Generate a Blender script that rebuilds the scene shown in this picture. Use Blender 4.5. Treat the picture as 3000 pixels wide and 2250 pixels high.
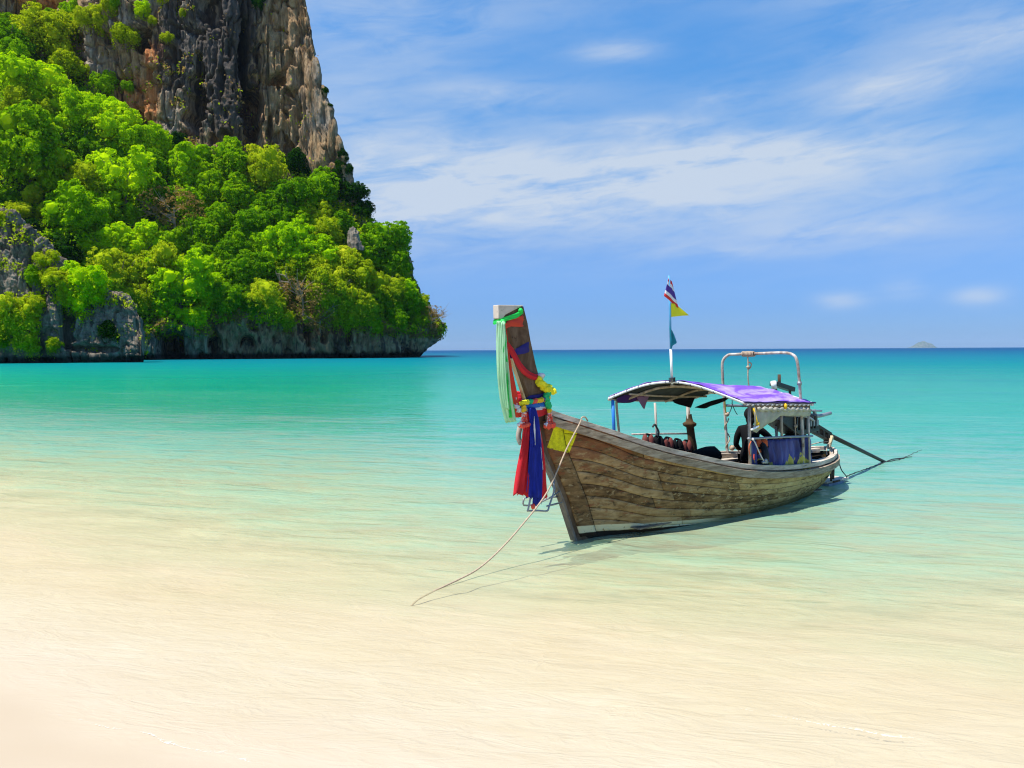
import bpy, bmesh, math, random
import numpy as np
from mathutils import Vector, Matrix, noise as mnoise

SC = bpy.context.scene
COL = SC.collection
for o in list(bpy.data.objects):
    bpy.data.objects.remove(o, do_unlink=True)

# ------------------------------------------------------------------ camera, sky, sun, exposure
EYE = 2.7
cam_d = bpy.data.cameras.new("camera")
cam_d.lens, cam_d.sensor_width = 28.0, 36.0
cam_d.clip_start, cam_d.clip_end = 0.1, 60000.0
cam = bpy.data.objects.new("camera", cam_d)
COL.objects.link(cam)
cam.matrix_world = Matrix.Translation((0, 0, EYE)) @ Matrix.Rotation(math.radians(90 - 2.45), 4, 'X') @ Matrix.Rotation(math.radians(-0.30), 4, 'Z')
SC.camera = cam

TO_SUN = Vector((-0.38, -0.20, 1.0)).normalized()
SUN_EL = math.asin(TO_SUN.z)
SUN_AZ = math.atan2(TO_SUN.x, TO_SUN.y)
sun_d = bpy.data.lights.new("sun", 'SUN')
sun_d.energy, sun_d.angle, sun_d.color = 4.6, math.radians(0.5), (1.0, 0.965, 0.90)
sun = bpy.data.objects.new("sun", sun_d)
COL.objects.link(sun)
sun.rotation_euler = (-TO_SUN).to_track_quat('-Z', 'Y').to_euler()

SC.view_settings.view_transform = 'Standard'
SC.view_settings.look = 'None'
SC.view_settings.gamma = 1.0
SC.view_settings.exposure = 0.60
SC.view_settings.use_curve_mapping = False
SC.render.engine = 'CYCLES'
SC.cycles.use_denoising = True
SC.cycles.pixel_filter_type = 'BLACKMAN_HARRIS'
SC.cycles.filter_width = 1.15
try:
    SC.cycles.denoiser = 'OPENIMAGEDENOISE'
    SC.cycles.denoising_input_passes = 'RGB_ALBEDO_NORMAL'
    SC.cycles.denoising_prefilter = 'ACCURATE'
except Exception:
    pass
SC.cycles.max_bounces = 8
SC.cycles.diffuse_bounces = 3
SC.cycles.glossy_bounces = 3
SC.cycles.transmission_bounces = 4
SC.cycles.transparent_max_bounces = 12
SC.cycles.caustics_reflective = False
SC.cycles.caustics_refractive = False
SC.cycles.sample_clamp_indirect = 6.0


class Nodes:
    """Small helper to write shader maths as expressions."""
    def __init__(self, tree):
        self.t = tree
        self.n = tree.nodes
        self.l = tree.links

    def new(self, typ, **kw):
        nd = self.n.new(typ)
        for k, v in kw.items():
            setattr(nd, k, v)
        return nd

    def put(self, sock, v):
        if v is None:
            return
        if hasattr(v, "is_output"):
            self.l.new(v, sock)
        else:
            try:
                sock.default_value = v
            except Exception:
                sock.default_value = (v[0], v[1], v[2], 1.0) if hasattr(v, "__len__") else (v, v, v, 1.0)

    def m(self, op, a, b=None, c=None, clamp=False):
        nd = self.new('ShaderNodeMath', operation=op, use_clamp=clamp)
        for s, v in zip(nd.inputs, (a, b, c)):
            self.put(s, v)
        return nd.outputs[0]

    def v(self, op, a, b=None):
        nd = self.new('ShaderNodeVectorMath', operation=op)
        self.put(nd.inputs[0], a)
        if b is not None:
            self.put(nd.inputs[3] if op == 'SCALE' else nd.inputs[1], b)
        return nd.outputs['Value'] if op in ('DOT_PRODUCT', 'LENGTH') else nd.outputs['Vector']

    def sep(self, vec):
        nd = self.new('ShaderNodeSeparateXYZ')
        self.put(nd.inputs[0], vec)
        return nd.outputs

    def comb(self, x, y, z):
        nd = self.new('ShaderNodeCombineXYZ')
        for s, q in zip(nd.inputs, (x, y, z)):
            self.put(s, q)
        return nd.outputs[0]

    def noise(self, vec, scale=1.0, detail=4.0, rough=0.5, dist=0.0, out='Fac'):
        nd = self.new('ShaderNodeTexNoise')
        self.put(nd.inputs['Vector'], vec)
        self.put(nd.inputs['Scale'], scale)
        self.put(nd.inputs['Detail'], detail)
        self.put(nd.inputs['Roughness'], rough)
        self.put(nd.inputs['Distortion'], dist)
        return nd.outputs[out]

    def voro(self, vec, scale=1.0, feature='F1', rnd=1.0, out='Distance'):
        nd = self.new('ShaderNodeTexVoronoi', feature=feature)
        self.put(nd.inputs['Vector'], vec)
        self.put(nd.inputs['Scale'], scale)
        self.put(nd.inputs['Randomness'], rnd)
        return nd.outputs[out]

    def ramp(self, fac, stops, interp='LINEAR'):
        nd = self.new('ShaderNodeValToRGB')
        cr = nd.color_ramp
        cr.interpolation = interp
        while len(cr.elements) < len(stops):
            cr.elements.new(0.5)
        for e, (p, c) in zip(cr.elements, stops):
            e.position = p
            e.color = (c, c, c, 1) if not hasattr(c, "__len__") else (c[0], c[1], c[2], 1)
        self.put(nd.inputs[0], fac)
        return nd.outputs[0]

    def mix(self, fac, a, b, blend='MIX'):
        nd = self.new('ShaderNodeMix', data_type='RGBA', blend_type=blend)
        self.put(nd.inputs[0], fac)
        self.put(nd.inputs[6], a)
        self.put(nd.inputs[7], b)
        return nd.outputs[2]

    def step(self, x, lo, hi):
        nd = self.new('ShaderNodeMapRange', interpolation_type='SMOOTHSTEP')
        self.put(nd.inputs[0], x)
        self.put(nd.inputs[1], lo)
        self.put(nd.inputs[2], hi)
        return nd.outputs[0]

    def bump(self, h, strength=0.5, dist=0.1, normal=None):
        nd = self.new('ShaderNodeBump')
        self.put(nd.inputs['Strength'], strength)
        self.put(nd.inputs['Distance'], dist)
        self.put(nd.inputs['Height'], h)
        if normal is not None:
            self.put(nd.inputs['Normal'], normal)
        return nd.outputs[0]

    def attr(self, name, out='Fac'):
        nd = self.new('ShaderNodeAttribute', attribute_name=name)
        return nd.outputs[out]


def srgb(r, g, b):
    f = lambda c: c / 12.92 if c <= 0.04045 else ((c + 0.055) / 1.055) ** 2.4
    return (f(r / 255), f(g / 255), f(b / 255))


# sky: Nishita daylight with thin streaky cloud
world = bpy.data.worlds.new("World")
SC.world = world
world.use_nodes = True
W = Nodes(world.node_tree)
W.n.clear()
w_out = W.new('ShaderNodeOutputWorld')
w_bg = W.new('ShaderNodeBackground')
W.l.new(w_bg.outputs[0], w_out.inputs[0])
w_sky = W.new('ShaderNodeTexSky', sky_type='NISHITA')
w_sky.sun_disc = False
w_sky.sun_elevation = SUN_EL
w_sky.sun_rotation = SUN_AZ
w_sky.altitude = 0
w_sky.air_density, w_sky.dust_density, w_sky.ozone_density = 1.0, 0.3, 3.0
w_dir = W.new('ShaderNodeTexCoord').outputs['Generated']
sx, sy, sz = W.sep(w_dir)
el = W.m('ARCSINE', sz)
az = W.m('ARCTAN2', sx, sy)
# air colour: the low sky of a humid tropical day stays blue
tint = W.ramp(W.m('DIVIDE', el, 1.6, clamp=True), [(0.0, (0.265, 0.455, 0.97)), (0.03, (0.27, 0.46, 0.92)), (0.08, (0.38, 0.585, 0.93)), (0.14, (0.44, 0.79, 1.05)), (0.24, (0.42, 0.96, 1.31)), (1.0, (0.55, 0.95, 1.2))])
sky_c = W.mix(1.0, w_sky.outputs[0], tint, 'MULTIPLY')
# clouds: fractal streaks flattened along the horizon, gathered in a few banks
cv = W.comb(W.m('MULTIPLY', az, 5.0), W.m('MULTIPLY', W.m('SUBTRACT', el, W.m('MULTIPLY', az, 0.10)), 22.0), 0.3)
n1 = W.noise(cv, 0.9, 10.0, 0.56, 0.6)
n2 = W.noise(W.v('ADD', cv, (7.3, 2.1, 4.0)), 2.6, 10.0, 0.62, 0.7)
nn = W.m('ADD', W.m('MULTIPLY', n1, 0.62), W.m('MULTIPLY', n2, 0.38))
BANKS = [(0.08, 0.212, 0.32, 0.048, 0.62), (0.32, 0.225, 0.22, 0.030, 0.66), (0.44, 0.282, 0.085, 0.020, 0.80), (0.55, 0.318, 0.11, 0.022, 0.50),
         (0.129, 0.350, 0.050, 0.011, 0.55), (0.256, 0.290, 0.040, 0.014, 0.38), (0.165, 0.268, 0.075, 0.010, 0.45), (-0.02, 0.308, 0.10, 0.014, 0.28),
         (0.40, 0.135, 0.09, 0.011, 0.42), (0.29, 0.118, 0.09, 0.009, 0.32), (-0.12, 0.19, 0.25, 0.06, 0.50), (-0.25, 0.26, 0.22, 0.13, 0.42), (0.15, 0.18, 0.38, 0.04, 0.30),
         (0.390, 0.056, 0.026, 0.010, 0.50), (0.531, 0.055, 0.026, 0.010, 0.62), (0.455, 0.066, 0.024, 0.011, 0.30), (0.35, 0.14, 0.45, 0.05, 0.30)]
bank = None
for (a0, e0, ra, re, st) in BANKS:
    da = W.m('DIVIDE', W.m('SUBTRACT', az, a0), ra)
    de = W.m('DIVIDE', W.m('SUBTRACT', el, e0), re)
    g = W.m('MULTIPLY', W.m('EXPONENT', W.m('MULTIPLY', W.m('ADD', W.m('MULTIPLY', da, da), W.m('MULTIPLY', de, de)), -1.0)), st)
    bank = g if bank is None else W.m('ADD', bank, g)
wide = W.m('MULTIPLY', W.step(W.noise(W.comb(W.m('MULTIPLY', az, 1.6), W.m('MULTIPLY', el, 4.0), 1.0), 1.0, 3.0, 0.5), 0.48, 0.75), W.m('MULTIPLY', W.step(el, 0.02, 0.4), 0.35))
cloud = W.m('MULTIPLY', W.m('ADD', bank, wide), W.step(nn, 0.24, 0.66), clamp=True)
w_mul = W.new('ShaderNodeValue')
CLOUD_C = (4.25, 4.75, 5.40)
W.put(w_bg.inputs[0], W.mix(W.m('MINIMUM', W.m('MULTIPLY', cloud, 1.05), 0.85), sky_c, CLOUD_C))
w_bg.inputs[1].default_value = 0.10
W.n.remove(w_mul)

# ------------------------------------------------------------------ helpers
_rng = np.random.default_rng(7)


def _hash(ix, iy, iz, seed):
    h = (ix * 374761393 + iy * 668265263 + iz * 2147483647 + seed * 1274126177) & 0xFFFFFFFF
    h = ((h ^ (h >> 13)) * 1274126177) & 0xFFFFFFFF
    h = ((h ^ (h >> 16)) * 2246822519) & 0xFFFFFFFF
    return ((h ^ (h >> 15)) & 0xFFFFFF) / float(0xFFFFFF)


def vnoise(p, seed=0):
    p = np.asarray(p, float)
    i = np.floor(p).astype(np.int64)
    f = p - i
    u = f * f * f * (f * (f * 6 - 15) + 10)
    r = np.zeros(len(p))
    for dx in (0, 1):
        for dy in (0, 1):
            for dz in (0, 1):
                w = (u[:, 0] if dx else 1 - u[:, 0]) * (u[:, 1] if dy else 1 - u[:, 1]) * (u[:, 2] if dz else 1 - u[:, 2])
                r += w * _hash(i[:, 0] + dx, i[:, 1] + dy, i[:, 2] + dz, seed)
    return r * 2 - 1


def fbm(p, octs=4, seed=0, gain=0.5, ridged=False):
    a, s, out = 1.0, 0.0, 0.0
    q = np.array(p, float)
    for k in range(octs):
        n = vnoise(q, seed + k * 17)
        out = out + a * ((1 - 2 * np.abs(n)) if ridged else n)
        s += a
        a *= gain
        q = q * 2.03 + 11.7
    return out / s


def sstep(x, a, b):
    t = np.clip((x - a) / (b - a), 0, 1)
    return t * t * (3 - 2 * t)


def mesh_np(name, verts, faces, mats, smooth=True, attrs=None, fmat=None, cols=None):
    """A mesh from numpy arrays; faces is an (n,3) or (n,4) array."""
    me = bpy.data.meshes.new(name)
    verts = np.ascontiguousarray(verts, dtype=np.float32)
    faces = np.ascontiguousarray(faces, dtype=np.int32)
    k = faces.shape[1]
    me.vertices.add(len(verts))
    me.vertices.foreach_set("co", verts.ravel())
    me.loops.add(faces.size)
    me.loops.foreach_set("vertex_index", faces.ravel())
    me.polygons.add(len(faces))
    me.polygons.foreach_set("loop_start", np.arange(0, faces.size, k, dtype=np.int32))
    if smooth:
        me.polygons.foreach_set("use_smooth", np.ones(len(faces), dtype=bool))
    for m in (mats if isinstance(mats, (list, tuple)) else [mats]):
        me.materials.append(m)
    if fmat is not None:
        me.polygons.foreach_set("material_index", np.asarray(fmat, dtype=np.int32))
    for nm, arr in (attrs or {}).items():
        at = me.attributes.new(nm, 'FLOAT', 'POINT')
        at.data.foreach_set("value", np.asarray(arr, dtype=np.float32))
    me.update(calc_edges=True)
    me.validate()
    return me


def grid_faces(nu, nv):
    i = np.arange(nu - 1)[:, None] * nv + np.arange(nv - 1)[None, :]
    i = i.ravel()
    return np.stack([i, i + nv, i + nv + 1, i + 1], 1)


def link(name, me, parent=None, **props):
    o = bpy.data.objects.new(name, me)
    COL.objects.link(o)
    if parent is not None:
        o.parent = parent
    for k, v in props.items():
        o[k] = v
    return o


def structure(name, me):
    return link(name, me, kind='structure')


def new_mat(name):
    m = bpy.data.materials.new(name)
    m.use_nodes = True
    N = Nodes(m.node_tree)
    N.n.clear()
    out = N.new('ShaderNodeOutputMaterial')
    return m, N, out


def principled(N, out, color, rough=0.6, normal=None, spec=0.3, metal=0.0, **kw):
    b = N.new('ShaderNodeBsdfPrincipled')
    N.put(b.inputs['Base Color'], color)
    N.put(b.inputs['Roughness'], rough)
    N.put(b.inputs['Specular IOR Level'], spec)
    N.put(b.inputs['Metallic'], metal)
    if normal is not None:
        N.put(b.inputs['Normal'], normal)
    for k, v in kw.items():
        N.put(b.inputs[k], v)
    N.l.new(b.outputs[0], out.inputs[0])
    return b
# ------------------------------------------------------------------ the shore: sand and sea
SHORE_N = (0.40, 0.9165)          # the shoreline runs diagonally past the camera
SHORE_C = 4.07


def shore_s(x, y):
    """Distance seaward of the waterline, in metres."""
    w = 0.55 * np.sin(0.55 * x + 0.3 * y) * 0.6 + 0.35 * np.sin(1.3 * x - 0.4 * y + 1.0) * 0.5
    return SHORE_N[0] * x + SHORE_N[1] * y - SHORE_C + w * 0.5 + 2.0 * np.exp(-((x - 2.0) / 5.0) ** 2) * sstep(np.asarray(y, float), 7.0, 11.0) * (1 - sstep(np.asarray(y, float), 20.0, 40.0))


def sea_depth(s):
    return np.interp(s, [-6, -1.5, 0, 1.5, 4, 8, 14, 30, 80, 200, 1000, 40000], [-0.55, -0.10, 0.0, 0.035, 0.09, 0.22, 0.5, 1.3, 2.6, 4.5, 9, 20])


def polar_grid(r, a):
    R, A = np.meshgrid(r, a, indexing='ij')
    return (R * np.sin(A)).ravel(), (R * np.cos(A)).ravel()


# sand ------------------------------------------------------------
m_sand, N, out = new_mat("sand")
pos = N.new('ShaderNodeNewGeometry').outputs['Position']
pa = N.noise(N.v('MULTIPLY', pos, (0.35, 0.8, 1.0)), 1.0, 5.0, 0.55)
pb = N.noise(pos, 9.0, 5.0, 0.6)
x_, y_, z_ = N.sep(pos)
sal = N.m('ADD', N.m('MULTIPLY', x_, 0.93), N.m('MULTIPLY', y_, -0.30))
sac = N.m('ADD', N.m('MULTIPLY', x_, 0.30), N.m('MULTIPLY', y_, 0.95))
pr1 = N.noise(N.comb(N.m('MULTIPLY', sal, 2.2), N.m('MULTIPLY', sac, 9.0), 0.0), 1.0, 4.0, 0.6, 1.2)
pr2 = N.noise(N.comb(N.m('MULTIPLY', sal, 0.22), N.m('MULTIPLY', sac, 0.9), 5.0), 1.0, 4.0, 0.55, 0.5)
sub_ = N.step(z_, 0.03, -0.03)        # under water only: streaks painted like sunlight focused by the waves
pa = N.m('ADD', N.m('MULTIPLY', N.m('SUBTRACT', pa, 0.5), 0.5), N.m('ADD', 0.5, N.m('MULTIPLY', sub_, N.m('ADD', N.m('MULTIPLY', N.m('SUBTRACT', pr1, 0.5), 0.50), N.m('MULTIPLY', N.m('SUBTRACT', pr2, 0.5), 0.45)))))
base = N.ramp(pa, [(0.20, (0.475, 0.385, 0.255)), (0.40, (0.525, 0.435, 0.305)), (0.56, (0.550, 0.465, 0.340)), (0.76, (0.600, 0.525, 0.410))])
base = N.mix(N.m('MULTIPLY', pb, 0.25), base, (0.50, 0.415, 0.31))
base = N.mix(N.m('SUBTRACT', 1.0, sub_), base, N.mix(1.0, base, (0.90, 0.855, 0.83), 'MULTIPLY'))
grain = N.noise(pos, 240.0, 3.0, 0.7)
px0, py0, pz0 = N.sep(pos)
ral = N.m('ADD', N.m('MULTIPLY', px0, 0.95), N.m('MULTIPLY', py0, -0.18))
rac = N.m('ADD', N.m('MULTIPLY', px0, 0.18), N.m('MULTIPLY', py0, 0.95))
rn = N.noise(N.comb(N.m('MULTIPLY', ral, 1.5), N.m('MULTIPLY', rac, 4.6), 2.0), 1.0, 3.0, 0.55, 1.3)
ridge = N.m('POWER', N.m('SUBTRACT', 1.0, N.m('ABSOLUTE', N.m('SUBTRACT', N.m('MULTIPLY', rn, 4.0), 2.0))), 1.1, None, True)
rn2 = N.noise(N.comb(N.m('MULTIPLY', ral, 4.0), N.m('MULTIPLY', rac, 11.0), 8.0), 1.0, 3.0, 0.55, 1.0)
under_w = N.step(pz0, 0.02, -0.02)
nb = N.bump(N.m('ADD', N.m('MULTIPLY', under_w, N.m('ADD', N.m('MULTIPLY', ridge, 0.0075), N.m('MULTIPLY', rn2, 0.0095))), N.m('MULTIPLY', grain, 0.0012)), 1.0, 1.0)
px_, py_, pz_ = N.sep(pos)
wet = N.step(pz_, 0.22, 0.05)
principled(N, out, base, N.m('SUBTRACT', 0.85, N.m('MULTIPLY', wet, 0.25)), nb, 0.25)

r = np.concatenate([np.linspace(0.3, 34, 340), np.geomspace(34.4, 900, 60)])
a = np.linspace(-math.pi, math.pi, 321)
gx, gy = polar_grid(r, a)
gs = shore_s(gx, gy)
gz = -sea_depth(gs)
rip = fbm(np.stack([gx * 1.1 + gy * 0.4, gy * 4.2 + gx * 1.3, gx * 0], 1), 3, 3, 0.55, ridged=True)
near = 1 - sstep(np.hypot(gx, gy), 18, 34)
under = sstep(gs, 0.2, 2.5)
gz = gz + near * under * rip * 0.024 + near * 0.012 * fbm(np.stack([gx, gy, gx * 0], 1) * 0.6, 3, 9)
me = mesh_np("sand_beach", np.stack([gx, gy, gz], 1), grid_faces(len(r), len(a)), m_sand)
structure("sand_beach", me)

# sea -------------------------------------------------------------
m_sea, N, out = new_mat("sea_water")
pos = N.new('ShaderNodeNewGeometry').outputs['Position']
x_, y_, z_ = N.sep(pos)
s_ = N.attr("offshore")
dist = N.v('LENGTH', N.comb(x_, y_, 0.0))
al = N.m('ADD', N.m('MULTIPLY', x_, 0.93), N.m('MULTIPLY', y_, -0.25))     # along the wave crests
ac = N.m('ADD', N.m('MULTIPLY', x_, 0.25), N.m('MULTIPLY', y_, 0.97))      # across them
wv = N.comb(al, ac, 0.0)
w_big = N.noise(N.v('MULTIPLY', wv, (0.045, 0.16, 1)), 1.0, 3.0, 0.5, 0.4)
w_mid = N.noise(N.v('MULTIPLY', wv, (0.45, 1.5, 1)), 1.0, 4.0, 0.55, 0.6)
w_fin = N.noise(N.v('MULTIPLY', wv, (2.2, 7.0, 1)), 1.0, 3.0, 0.55, 0.5)
w_net = N.voro(N.v('ADD', N.v('MULTIPLY', wv, (1.5, 3.2, 1)), N.v('SCALE', N.noise(N.v('MULTIPLY', wv, (1, 2, 1)), 1.2, 2, 0.5, 0, 'Color'), 0.9)), 1.0, 'SMOOTH_F1')
# optical depth: how much water one looks through, uneven with the waves, exaggerated to paint in ripple light
waves_and_ripple_light = N.m('ADD', N.m('MULTIPLY', N.m('SUBTRACT', w_mid, 0.5), 1.15), N.m('ADD', N.m('MULTIPLY', N.m('SUBTRACT', w_big, 0.5), 0.8), N.m('MULTIPLY', N.m('SUBTRACT', w_fin, 0.5), 0.8)))
tl = N.m('DIVIDE', N.m('LOGARITHM', N.m('ADD', N.m('MAXIMUM', N.m('MULTIPLY', s_, N.m('ADD', 1.0, waves_and_ripple_light)), 0.0), 1.0), 10.0), 3.3)
q = lambda s: math.log10(s + 1) / 3.3
body = N.ramp(tl, [(q(0.5), srgb(200, 184, 156)), (q(3), srgb(208, 190, 152)), (q(6), srgb(204, 194, 154)), (q(9), srgb(172, 186, 150)), (q(13), srgb(136, 174, 148)), (q(17), srgb(106, 162, 140)), (q(25), srgb(54, 154, 120)),
                   (q(40), srgb(14, 146, 112)), (q(90), srgb(4, 124, 114)), (q(170), srgb(4, 112, 122)), (q(380), srgb(4, 92, 118)), (q(1100), srgb(4, 68, 108))])
dens = N.ramp(tl, [(q(0.2), 0.0), (q(2), 0.10), (q(5), 0.26), (q(9), 0.56), (q(16), 0.86), (q(30), 1.0)])
clear_c = N.ramp(tl, [(q(0.2), (1.0, 1.0, 1.0)), (q(3), (0.985, 0.98, 0.91)), (q(6), (0.88, 0.955, 0.85)), (q(9), (0.68, 0.945, 0.85)), (q(20), (0.5, 0.92, 0.82))])
far_f = N.step(dist, 25.0, 160.0)
h = N.m('ADD', N.m('MULTIPLY', w_big, N.m('ADD', 0.15, N.m('MULTIPLY', far_f, 0.9))), N.m('ADD', N.m('MULTIPLY', w_mid, 0.170), N.m('MULTIPLY', w_fin, 0.032)))
shal = N.step(s_, 0.3, 9.0)
nrm = N.bump(h, N.m('ADD', 0.30, N.m('MULTIPLY', shal, 0.70)), 1.0)
b_tr = N.new('ShaderNodeBsdfTransparent')
N.put(b_tr.inputs[0], clear_c)
b_df = N.new('ShaderNodeBsdfDiffuse')
N.put(b_df.inputs[0], body)
N.put(b_df.inputs['Normal'], N.bump(h, 1.0, 1.6))
m1 = N.new('ShaderNodeMixShader')
N.put(m1.inputs[0], dens)
N.l.new(b_tr.outputs[0], m1.inputs[1])
N.l.new(b_df.outputs[0], m1.inputs[2])
b_gl = N.new('ShaderNodeBsdfGlossy')
N.put(b_gl.inputs[0], (1, 1, 1))
N.put(b_gl.inputs['Roughness'], N.m('ADD', N.m('MULTIPLY', N.step(s_, 9.0, 3.0), 0.30), N.m('ADD', 0.06, N.m('MULTIPLY', far_f, 0.10))))
N.put(b_gl.inputs['Normal'], nrm)
fr = N.new('ShaderNodeFresnel')
N.put(fr.inputs['IOR'], 1.33)
N.put(fr.inputs['Normal'], nrm)
film = N.m('MULTIPLY', N.step(s_, -0.05, 0.8), N.m('ADD', 0.10, N.m('MULTIPLY', N.step(s_, 4.0, 26.0), 0.90)))
ff = N.m('MULTIPLY', N.m('MINIMUM', N.m('MULTIPLY', fr.outputs[0], 0.62), N.m('SUBTRACT', 0.44, N.m('MULTIPLY', far_f, 0.33))), film)
m2 = N.new('ShaderNodeMixShader')
N.put(m2.inputs[0], ff)
N.l.new(m1.outputs[0], m2.inputs[1])
N.l.new(b_gl.outputs[0], m2.inputs[2])
N.l.new(m2.outputs[0], out.inputs[0])

r = np.concatenate([np.linspace(2.0, 40, 420), np.geomspace(40.3, 40000, 170)])
a = np.linspace(-1.15, 1.15, 330)
gx, gy = polar_grid(r, a)
gs = shore_s(gx, gy)
gd = np.hypot(gx, gy)
ax, ay = 0.93 * gx - 0.25 * gy, 0.25 * gx + 0.97 * gy
wz = 0.020 * fbm(np.stack([ax * 0.45, ay * 1.4, gx * 0], 1), 3, 41) * sstep(gs, 0.5, 6) * (1 - sstep(gd, 25, 40)) + 0.10 * fbm(np.stack([ax * 0.03, ay * 0.12, gx * 0], 1), 3, 47) * sstep(gs, 15, 60) * (1 - sstep(gd, 300, 900))
gz = 0.004 + wz + np.where(gs < 0, 0.02 * gs, 0)
me = mesh_np("sea", np.stack([gx, gy, gz], 1), grid_faces(len(r), len(a)), m_sea, attrs={"offshore": gs})
structure("sea", me)
# ------------------------------------------------------------------ limestone headland
# One row per bearing: x/y slope of the bearing, distance of the waterline, then the height slopes of
# the rim above the sea cliff, of the foot of the upper cliff and of the skyline.
HEAD = [(-0.8102,246.0,0.0655,0.4010,0.5624),(-0.7237,250.0,0.0622,0.3992,0.5620),(-0.6371,254.0,0.0588,0.3973,0.5615),(-0.6025,256.4,0.0523,0.4000,0.5614),(-0.5794,258.0,0.0480,0.4054,0.5612),(-0.5506,260.0,0.0425,0.3895,0.5611),(-0.5333,261.2,0.0392,0.3800,0.5610),(-0.5217,262.0,0.0371,0.3349,0.5609),(-0.5189,262.3,0.0365,0.3236,0.5609),(-0.5044,263.8,0.0338,0.3122,0.5609),(-0.4900,265.3,0.0311,0.3009,0.5608),(-0.4641,268.0,0.0261,0.2855,0.5607),(-0.4352,270.7,0.0390,0.2723,0.5605),(-0.4064,273.3,0.0316,0.2494,0.5604),(-0.3775,276.0,0.0344,0.2340,0.5602),(-0.3487,278.7,0.0602,0.2358,0.5601),(-0.3140,281.9,0.0456,0.2353,0.5599),(-0.2794,285.3,0.0419,0.2334,0.5597),(-0.2621,287.3,0.0453,0.2235,0.5190),(-0.2564,288.0,0.0467,0.2202,0.4653),(-0.2535,288.3,0.0474,0.2183,0.4318),(-0.2494,288.8,0.0483,0.2156,0.4194),(-0.2460,289.2,0.0491,0.2133,0.3970),(-0.2425,289.6,0.0499,0.2109,0.3644),(-0.2344,290.5,0.0518,0.2055,0.3295),(-0.2263,291.5,0.0515,0.1996,0.3125),(-0.2206,292.1,0.0510,0.1954,0.2899),(-0.2142,292.9,0.0505,0.1907,0.2615),(-0.2073,293.7,0.0499,0.1854,0.2371),(-0.2004,294.6,0.0482,0.1800,0.2143),(-0.1929,295.8,0.0454,0.1743,0.1943),(-0.1796,297.9,0.0406,0.1578,0.1725),(-0.1721,299.0,0.0380,0.1484,0.1501),(-0.1640,300.3,0.0356,0.1422,0.1455),(-0.1525,302.1,0.0320,0.1334,0.1392),(-0.1352,305.4,0.0302,0.1112,0.1282),(-0.1283,306.8,0.0302,0.1023,0.1126),(-0.1208,308.4,0.0301,0.0860,0.0863),(-0.1109,310.1,0.0301,0.0647,0.0650),(-0.1006,311.7,0.0300,0.0505,0.0514),(-0.0919,313.0,0.0300,0.0387,0.0398),(-0.0844,313.9,0.0264,0.0336,0.0339)]
BUTT = [(-0.7894,196.0,0.2087),(-0.6968,197.8,0.1855),(-0.6390,199.0,0.1766),(-0.6217,199.2,0.1691),(-0.6043,199.4,0.1507),(-0.5812,199.7,0.1276),(-0.5638,199.9,0.1074),(-0.5569,200.6,0.0930),(-0.5523,203.0,0.0699),(-0.5233,203.0,0.0727),(-0.4944,203.0,0.0696),(-0.4742,203.0,0.0609),(-0.4655,203.0,0.0406),(-0.4620,204.0,-0.0029)]
HA = np.array(HEAD)
BA = np.array(BUTT)
T1, T2 = math.tan(math.radians(58)), 24.0


def head_profile(ta):
    """(distance, height) points up the face at one bearing: under water, notch, rim, cliff foot, skyline, back."""
    d0, er, ef, es = [float(np.interp(ta, HA[:, 0], HA[:, k])) for k in (1, 2, 3, 4)]
    zr = EYE + er * d0
    dr = d0 - 0.5
    zf = (EYE + ef * (dr - zr / T1)) / (1 - ef / T1)
    zf = max(zf, zr + 0.2)
    df = dr + (zf - zr) / T1
    zs = (EYE + es * (df - zf / T2)) / (1 - es / T2)
    zs = max(zs, zf + 0.2)
    ds = df + (zs - zf) / T2
    w = 5 + 0.30 * zs
    return np.array([(d0 + 2.5, -4), (d0 + 2.2, 0.8), (d0 - 1.6, 3.0), (dr, zr), (df, zf), (ds, zs), (ds + w, zs - 0.05 * zs), (ds + w + 10, -4)])


def butt_profile(ta):
    d0, es = [float(np.interp(ta, BA[:, 0], BA[:, k])) for k in (1, 2)]
    zs = max(EYE + es * (d0 + 6), 0.5)
    dz = zs / 7.0
    w = 3 + 0.3 * zs
    return np.array([(d0 + 1.2, -4), (d0 + 1.0, 0.6), (d0 - 0.4, 1.6), (d0 + 0.35 * dz, 0.5 * zs + 0.5), (d0 + dz, zs), (d0 + dz + w * 0.5, zs + 0.4), (d0 + dz + w, zs * 0.7), (d0 + dz + w + 3, -4)])


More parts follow.
